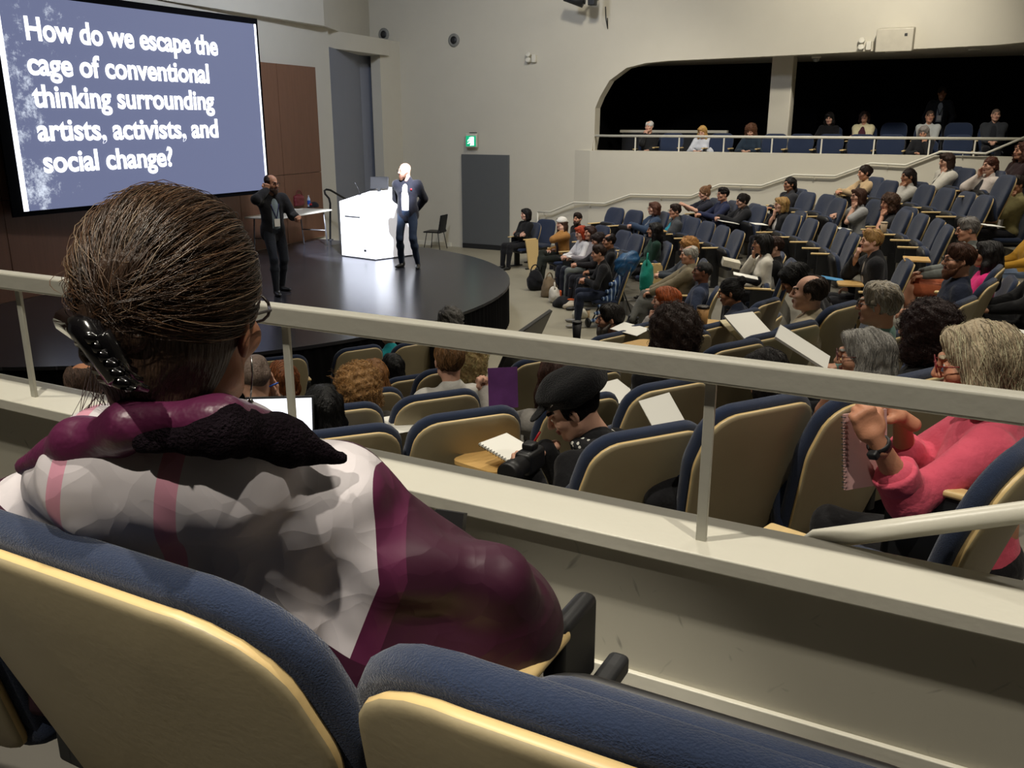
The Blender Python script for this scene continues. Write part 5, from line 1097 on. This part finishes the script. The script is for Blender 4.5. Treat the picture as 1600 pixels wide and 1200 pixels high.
# folding table and what lies on it
TF = [atz(439, 340, 1.39), atz(513, 328, 1.39)]; tcn = (TF[0]+TF[1])/2; ang = math.atan2(TF[1][1]-TF[0][1], TF[1][0]-TF[0][0]); off = np.array([-math.sin(ang), math.cos(ang), 0])*.36
t = at_place('folding_table', (tcn[0]+off[0], tcn[1]+off[1], .66), ang, 'white folding table against the wood wall on stage', 'table'); tl = .95
MB().box((0, 0, .715), (tl*2, .72, .035), bev=.012).build('tabletop', M_white, t)
for s in (-1, 1):
    for y in (-.28, .28): MB().tube([(s*(tl-.2), y, .70), (s*(tl-.12), y, .015)], .014, 8).build('leg', mat('grey_tube', '6d6e72', .4, metal=.6), t)
    MB().tube([(s*(tl-.16), -.28, .32), (s*(tl-.16), .28, .32)], .012, 8).build('crossbar', MATS['grey_tube'], t)
def on_table(x, y, z=1.395): return atz(x, y, z)
p = on_table(466, 322); t = at_place('handbag', p, ang, 'dark red leather handbag standing on the folding table', 'bag'); M_red = mat('red_leather', '7c2f36', .4, .2, 12, bump=.2)
f = Fld().box((0, 0, .11), (.17, .07, .11), .04, .03).ell((0, 0, .20), (.13, .035, .05), .04); V, Q = f.nets(.012, noise3(5, 30, .008)); link('body', qmesh('body', V, Q, M_red), t)
for y in (-.035, .035): MB().tube([(.11*math.cos(a), y, .2+.13*math.sin(a)) for a in np.linspace(0, math.pi, 11)], .008, 6).build('handle', M_red, t)
p = on_table(483, 323); t = at_place('water_bottle', p, 0, 'clear water bottle with blue label beside the red handbag', 'bottle')
MB().lathe([(.03, 0), (.034, .01), (.034, .14), (.03, .17), (.014, .20), (.014, .215)], 14).build('bottle', mat('clear_plastic', 'c9d8ea', .1, .02, 5), t); MB().lathe([(.0348, .05), (.0352, .06), (.0352, .12), (.0348, .13)], 14).build('label', mat('blue_label', '2f63c4', .4), t); MB().lathe([(.016, .213), (.016, .235), (.012, .238)], 12).build('cap', M_white, t)
p = on_table(491, 324); t = at_place('cap', p, 0, 'dark cap with red mark at the right end of the table', 'hat'); f = Fld().ell((0, 0, .03), (.09, .11, .085), .03).ell((0, -.13, .012), (.075, .07, .012), .02).box((0, 0, -.06), (.2, .3, .06), .005, .01, op=-1); V, Q = f.nets(.01); link('crown', qmesh('crown', V, Q, cloth('1a1b20')), t); MB().box((0, -.105, .07), (.06, .012, .04), bev=.005).build('emblem', mat('red_emblem', 'c8323a', .6), t)
p = on_table(443, 326); t = at_place('sun_hat', p, 0, 'pale soft hat lying on the table beside the speaker', 'hat'); f = Fld().ell((0, 0, .04), (.10, .12, .09), .03).ell((0, 0, .012), (.19, .2, .014), .03).box((0, 0, -.06), (.3, .3, .06), .005, .01, op=-1); V, Q = f.nets(.012, noise3(6, 25, .006)); link('crown', qmesh('crown', V, Q, cloth('d8d6d0')), t); MB().lathe([(.108, .03), (.112, .04), (.106, .055)], 20).build('band', M_dark, t)
p = on_table(438, 333); t = tag(MB().box((0, 0, .012), (.16, .11, .024), bev=.01).build('eyeglass_case', M_black, loc=p), 'small black case on the table in front of the pale hat', 'case')
p = on_table(459, 328); t = tag(MB().box((0, 0, .006), (.21, .28, .01)).build('paper_stack', M_paper, loc=p), 'stack of white paper lying on the folding table', 'paper')
# black stair rail at the back of the stage
R_ = [atX(516, 373, -12.55)]; p0 = R_[0]; zf = .66
t = at_place('stair_rail', (p0[0], p0[1], zf), 0, 'black tubular stair rail with curved end beside the lectern', 'railing')
pl = [atD(x, y, -p0[0]*sy_+p0[1]*cy_+dd)-np.array([p0[0], p0[1], zf]) for x, y, dd in [(516, 374, 0), (516, 318, 0), (514, 310, 0), (508, 303, 0), (507, 298, 0), (510, 296, .05), (516, 297, .1), (540, 311, .6), (560, 325, .9)]]
MB().tube(pl[:3], .022, 10).build('post', M_black, t); MB().tube(pl[1:], .022, 10).build('rail', M_black, t); MB().lathe([(.07, 0), (.07, .01), (.03, .015)], 14).build('base_plate', M_black, t)
# black plastic chair by the wall
p = atz(684, 389, 0)
t = at_place('plastic_chair', (p[0], p[1]-.1, 0), math.radians(28+70), 'empty black plastic chair against the pale wall behind the stage', 'chair')
f = Fld().box((0, .02, .45), (.22, .22, .018), .016, .03).box((0, -.22, .68), (.21, .018, .2), .016, .03, rotx(.18)).cone((-.18, -.2, .46), (.18, -.2, .46), .03, .03, .03); V, Q = f.nets(.014); link('shell', qmesh('shell', V, Q, M_black), t)
for sx_ in (-1, 1):
    for sy2 in (-1, 1): MB().tube([(sx_*.17, sy2*.15, .45), (sx_*.22, sy2*.22, .01)], .011, 7).build('leg', M_dark, t)
# stage monitor screen, seen from behind
pc = atz(822, 548, .45); t = at_place('stage_monitor', (pc[0], pc[1], 0), face_center(pc[0], pc[1])+.25, 'large black monitor tilted up on the floor before the front row', 'monitor')
MB().box((0, .08, .42), (1.5, .05, .86), bev=.01, rot=Matrix.Rotation(math.radians(24), 3, 'X')).build('screen', M_black, t); MB().box((0, -.10, .2), (.5, .3, .3), bev=.02).build('rear_housing', M_dark, t); MB().box((0, 0, .03), (.8, .5, .06), bev=.01).build('stand', M_dark, t)
# stroller parked in the aisle
pb = atz(952, 511, 0); t = at_place('stroller', pb, math.radians(28+20), 'folded stroller with blue striped seat and clear blue rain cover in the aisle', 'stroller')
ls = loc_of(pb, math.radians(48)); Db = -pb[0]*sy_+pb[1]*cy_
sk = lambda x, y, d=0.: ls(x, y, Db+d)
M_stripe = mat('striped_canvas', '31527f', .8, .1, 10); nt = M_stripe.node_tree; wv = nt.nodes.new('ShaderNodeTexWave'); wv.inputs['Scale'].default_value = 5.5; wv.bands_direction = 'X'; cr = nt.nodes.new('ShaderNodeValToRGB'); cr.color_ramp.interpolation = 'CONSTANT'; cr.color_ramp.elements[0].color = lin('23406c')+(1,); cr.color_ramp.elements[1].position = .8; cr.color_ramp.elements[1].color = lin('a9bdd6')+(1,)
nt.links.new(nt.nodes['Texture Coordinate'].outputs['Object'], wv.inputs['Vector']); nt.links.new(wv.outputs['Fac'], cr.inputs[0]); nt.links.new(cr.outputs[0], nt.nodes['Principled BSDF'].inputs['Base Color'])
f = Fld()
for i in range(6):
    u = i/6; a0 = sk(936+34*u, 500-68*u, -.05); a1 = sk(936+34*(u+1/6), 500-68*(u+1/6), -.05); f.cone(a0+V3(-.12, 0, 0), a0+V3(.12, 0, 0), .03, .03, .03).cone(a0, a1, .05, .05, .05)
V, Q = f.nets(.016); link('seat_fabric', qmesh('seat_fabric', V, Q, M_stripe), t)
f = Fld().ell(sk(977, 415, .0), (.17, .14, .2), .05).ell(sk(988, 405, .05), (.12, .1, .14), .05); V, Q = f.nets(.016, noise3(9, 26, .014)); M_cov = mat('blue_vinyl', '1f5480', .2, .2, 10, bump=.3); M_cov.node_tree.nodes['Principled BSDF'].inputs['Alpha'].default_value = .75; link('rain_cover', qmesh('rain_cover', V, Q, M_cov), t)
for s in (-.13, .13):
    o_ = V3(s, 0, 0); MB().tube([sk(932, 510, 0)+o_, sk(974, 425, .02)+o_, sk(992, 396, .04)+o_], .012, 7).build('frame_tube', M_dark, t); MB().tube([sk(980, 505, .15)+o_, sk(962, 455, .05)+o_], .011, 7).build('rear_leg', M_dark, t)
    for q in (sk(930, 512, 0)+o_, sk(980, 508, .15)+o_): MB().lathe([(.02, -.018), (.07, -.018), (.078, 0), (.07, .018), (.02, .018)], 16, M=Matrix.Translation((q[0], q[1], .08)) @ Matrix.Rotation(math.pi/2, 4, 'Y')).build('wheel', M_black, t)
# bags on the floor by the front row
def bag(px, py, r, col, lab, nm='tote_bag', cat='bag', seed=1, strap=True, D=None):
    p = atz(px, py, 0) if D is None else atD(px, py+12, D); t = at_place(nm, (p[0], p[1], p[2]), seed*.7, lab, cat); f = Fld().ell((0, 0, r[2]*.8), r, .04).box((0, 0, r[2]*.5), (r[0]*.9, r[1]*.8, r[2]*.5), .04, .05).box((0, 0, -.1), (1, 1, .1), .005, .01, op=-1)
    V, Q = f.nets(.016, noise3(seed, 20, .015, 7)); link('body', qmesh('body', V, Q, cloth(col)), t)
    if strap: MB().tube([(r[0]*.6*math.cos(a), 0, r[2]*1.5+r[2]*.7*math.sin(a)) for a in np.linspace(0, math.pi, 9)], .012, 6).build('strap', cloth(col), t)
    return t
bag(836, 453, (.15, .13, .22), '141417', 'black backpack on the floor below crossed legs', 'backpack', seed=1); bag(858, 463, (.17, .12, .20), '7c6a52', 'tan canvas tote on the floor in the front row', seed=2)
b1 = bag(866, 472, (.15, .1, .16), 'd9d2c2', 'white tote with an orange patch leaning against tan tote', seed=3); MB().box((-.02, -.11, .16), (.12, .03, .10), bev=.01).build('orange_patch', mat('orange_print', 'd9622c', .8), b1)
bag(880, 480, (.2, .14, .1), '17171a', 'flat black bag lying on the floor before the sneakers', 'duffel_bag', seed=4, strap=False); b1 = bag(893, 482, (.16, .12, .08), 'd6cab2', 'crumpled white bag with orange print on the aisle floor', seed=5, strap=False); MB().box((.02, -.03, .15), (.12, .08, .03), bev=.01).build('orange_print', MATS['orange_print'], b1)
bag(906, 497, (.13, .1, .09), 'd9d4c0', 'small cream bag on the floor beside a coffee cup', 'pouch', seed=6, strap=False); bag(1010, 440, (.14, .1, .24), '14806f', 'teal plastic bag hanging beside the khaki jacket', 'carrier_bag', seed=7, D=13.0)
bag(1115, 478, (.1, .09, .12), 'a3262c', 'red bag on the floor behind the navy short sleeves', seed=8)
def cup(p, lab, h=.11, r=.038, col='c8ab82', lid='2a2320', cat='cup'):
    t = at_place('coffee_cup', p, 0, lab, cat); MB().lathe([(r*.75, 0), (r*.78, .004), (r, h)], 16).build('cup', mat('paper_'+col, col, .6), t); MB().lathe([(r*1.06, h), (r*1.06, h+.012), (r*.85, h+.018)], 16).build('lid', mat('lid_'+lid, lid, .4), t); return t
cup(atz(918, 496, 0), 'paper coffee cup on the floor beside the cream bag', .13, .042)
P = atz(1127, 510, TIER*3+.945); cup(atD(1097, 508, 6.55), 'paper coffee cup on a maple tablet in the near block', .13, .046, 'b88a52'); cp = atD(1097, 510, 6.55)
t = MB().prism([(p_[0]*1.1, p_[1]*1.1) for p_ in tb], -.02, -.002).build('tablet_arm', MATS['maple_tablet'], loc=cp); tag(t, 'maple writing tablet carrying the paper coffee cup', 'tablet')
MB().tube([(0, 0, -.02), (.05, .05, -.25)], .014, 6).build('bracket', M_dark, t)
cup(atD(901, 529, 8.2), 'black travel mug standing before the grey goatee', .15, .045, '17171a', '0d0d0f'); cup(atD(1380, 363, 12.0), 'pale drink cup on tablet beside curly brown hair', .12, .045, 'b9a184', 'c9b79a')
# writing materials
def pad(px, py, D, w_, h_, az, pitch, lab, nm='notebook', cat='notebook', col=None, roll=0., coil=False, th=.008, m_=None):
    p = atD(px, py, D); t = at_place(nm, p, az2rz(az), lab, cat); Rm_ = (Matrix.Rotation(math.radians(pitch), 3, 'X') @ Matrix.Rotation(math.radians(roll), 3, 'Y'))
    MB().box((0, 0, 0), (w_, h_, th), rot=Rm_).build('pages', m_ or M_paper, t)
    if coil:
        for i in range(14):
            c0 = Rm_ @ Vector((-w_/2, -h_/2+h_*(i+.5)/14, 0)); MB().tube([c0+Rm_ @ Vector((.006*math.cos(a), 0, .008*math.sin(a))) for a in np.linspace(0, 2*math.pi, 7)], .0013, 4).build('coil_ring', M_dark, t)
    return t
pad(800, 703, 3.45, .17, .22, -48, 12, 'white spiral notepad on tablet in front of the newsboy cap', coil=True)
p = atD(812, 718, 3.50); t = MB().prism([(q_[0]*1.0, q_[1]*.95) for q_ in tb], -.03, -.014).build('tablet_arm', MATS['maple_tablet'], loc=p); t.rotation_euler = (0, 0, az2rz(-50)); tag(t, 'maple writing tablet under the white spiral notepad', 'tablet')
MB().tube([(.1, 0, -.03), (.16, -.05, -.25)], .014, 6).build('bracket', M_dark, t)
p = atD(836, 688, 3.40); t = at_place('pen', p, 0, 'red pen in the hand of the newsboy-capped writer', 'pen'); a = atD(829, 700, 3.41)-p; MB().tube([a, -a*1.1], .005, 7).build('barrel', mat('red_plastic', 'a32226', .3), t); MB().tube([a, a*1.25], [.004, .001], 6).build('tip', M_dark, t)
p = atD(822, 722, 3.12); t = at_place('camera', p, az2rz(-60), 'black camera with long lens held in the lap below the notepad', 'camera')
MB().box((.03, 0, 0), (.13, .07, .09), bev=.018).build('body', M_black, t); MB().lathe([(.036, 0), (.036, .05), (.042, .055), (.042, .11), (.034, .112)], 20, M=Matrix.Rotation(-math.pi/2, 4, 'Y') @ Matrix.Translation((0, 0, .03))).build('lens', M_black, t); MB().box((.03, 0, .055), (.05, .05, .03), bev=.01).build('viewfinder', M_black, t)
pad(1044, 660, 3.7, .20, .26, -40, 48, 'white sheet standing in the lap right of the newsboy cap', 'paper_sheet', 'paper', th=.003)
pad(1176, 516, 6.3, .28, .36, -30, 30, 'open white notebook on a lap in the near block', th=.012); pad(1158, 522, 6.34, .16, .34, -30, 28, 'cream folder under the open white notebook', 'folder', 'folder', m_=mat('cream_card', 'd9cda8', .7))
pad(1254, 543, 4.75, .19, .32, -72, 30, 'white writing pad held in front of the long grey hair', coil=False, th=.014, roll=-10)
pad(786, 606, 4.6, .16, .22, -10, 82, 'purple glossy programme held up in one hand', 'programme', 'brochure', th=.003, m_=mat('purple_print', '6a3f78', .3, .6, 9))
pad(625, 662, 4.6, .2, .2, -30, 10, 'white paper on a lap between two pale seat backs', 'paper_sheet', 'paper', th=.003); pad(985, 514, 7.3, .3, .24, -60, 8, 'open white papers beside the grey goatee', 'paper_sheet', 'paper', th=.004)
pad(962, 612, 4.9, .22, .2, -40, 20, 'white paper in the lap beside the black coat', 'paper_sheet', 'paper', th=.003)
pad(1352, 702, 2.42, .15, .22, -20, 80, 'pink spiral notebook held upright by the pink-shirted person', coil=True, m_=mat('pink_page', 'c9a09c', .7), roll=0)
pad(1138, 347, 15.3, .26, .3, -100, 10, 'white notebook on a lap in the fourth row', th=.01); pad(1090, 430+0, 10.6, .01, .01, 0, 0, 'x') if False else None
pad(1303, 436, 10.4, .2, .28, -76, 8, 'blue folder on the tablet of the black suit', 'folder', 'folder', m_=mat('blue_card', '3b86b8', .5)); pad(1165, 431, 11.0, .22, .3, -78, 10, 'white pad on the lap of the patterned black top', th=.006)
pad(1142, 411, 11.5, .3, .22, -80, 12, 'crumpled cream canvas bag on the lap of the cream blouse', 'canvas_bag', 'bag', m_=cloth('d2ccba'), th=.08); pad(1316, 357, 13.4, .26, .2, -95, 5, 'white papers on tablet before the grey tee', 'paper_sheet', 'paper', th=.006)
pad(1548, 352, 11.6, .3, .22, -90, 5, 'white papers on the tablet of the olive jacket', 'paper_sheet', 'paper', th=.006); pad(1432, 405, 9.7, .34, .26, -70, 0, 'bare maple tablet folded out in front of bare knees', 'tablet_arm', 'tablet', m_=MATS['maple_tablet'], th=.016)
pad(1186, 350, 14.9, .3, .22, -95, 4, 'white pages on the tablet before the blond bob', 'paper_sheet', 'paper', th=.006); pad(1096, 366-0, 15.0, .01, .01, 0, 0, 'x') if False else None
pad(880, 404, 16.6, .3, .22, -110, 18, 'dark laptop on the lap of the mustard jacket', 'laptop', 'laptop', m_=M_dark, th=.02)
pad(897, 403, 16.3, .2, .26, -105, 14, 'pale notebook on a lap beside the red hair', th=.008)
pad(1590, 521, 5.6, .3, .22, -70, 8, 'white papers on a lap cut off by the right edge', 'paper_sheet', 'paper', th=.006)
# laptop among the near seats
p = atD(438, 655, 4.05); t = at_place('laptop', p, az2rz(-5), 'open laptop with a bright white screen left of the rail post', 'laptop'); M_scr = mat('laptop_glow', 'f4f6ff', .4, .01, 5, emit='eef2ff', estr=1.3)
Rl = Matrix.Rotation(math.radians(75), 3, 'X'); MB().box((0, 0, .0), (.32, .22, .008), bev=.003, rot=Rl).build('lid', M_dark, t); MB().box((0, -.007, 0), (.30, .20, .002), rot=Rl).build('display', M_scr, t); MB().box((0, -.16, -.115), (.32, .22, .014), bev=.004).build('keyboard', M_dark, t)
p = atD(428, 601, 4.38); t = at_place('pen', p, 0, 'blue pen in the raised hand beside cropped hair', 'pen'); a = atD(421, 604, 4.38)-p; MB().tube([a, -a], .005, 6).build('barrel', mat('blue_plastic', '2450a8', .3), t); MB().tube([-a, -a*1.2], [.005, .002], 6).build('tip', M_dark, t)
# spiral notebook on the lap of the person in front
pad(701, 838, 1.62, .06, .1, 20, 70, 'black spiral notebook leaning on the lap before the parapet', coil=True, m_=M_black, th=.02)
p = atD(716, 868, 1.6); f = Fld().ell((0, 0, 0), (.035, .05, .045), .02); V, Q = f.nets(.008, noise3(12, 30, .006)); t = link('pouch', qmesh('pouch', V, Q, cloth('131316')), None, p); tag(t, 'small black pouch below the black spiral notebook', 'bag')
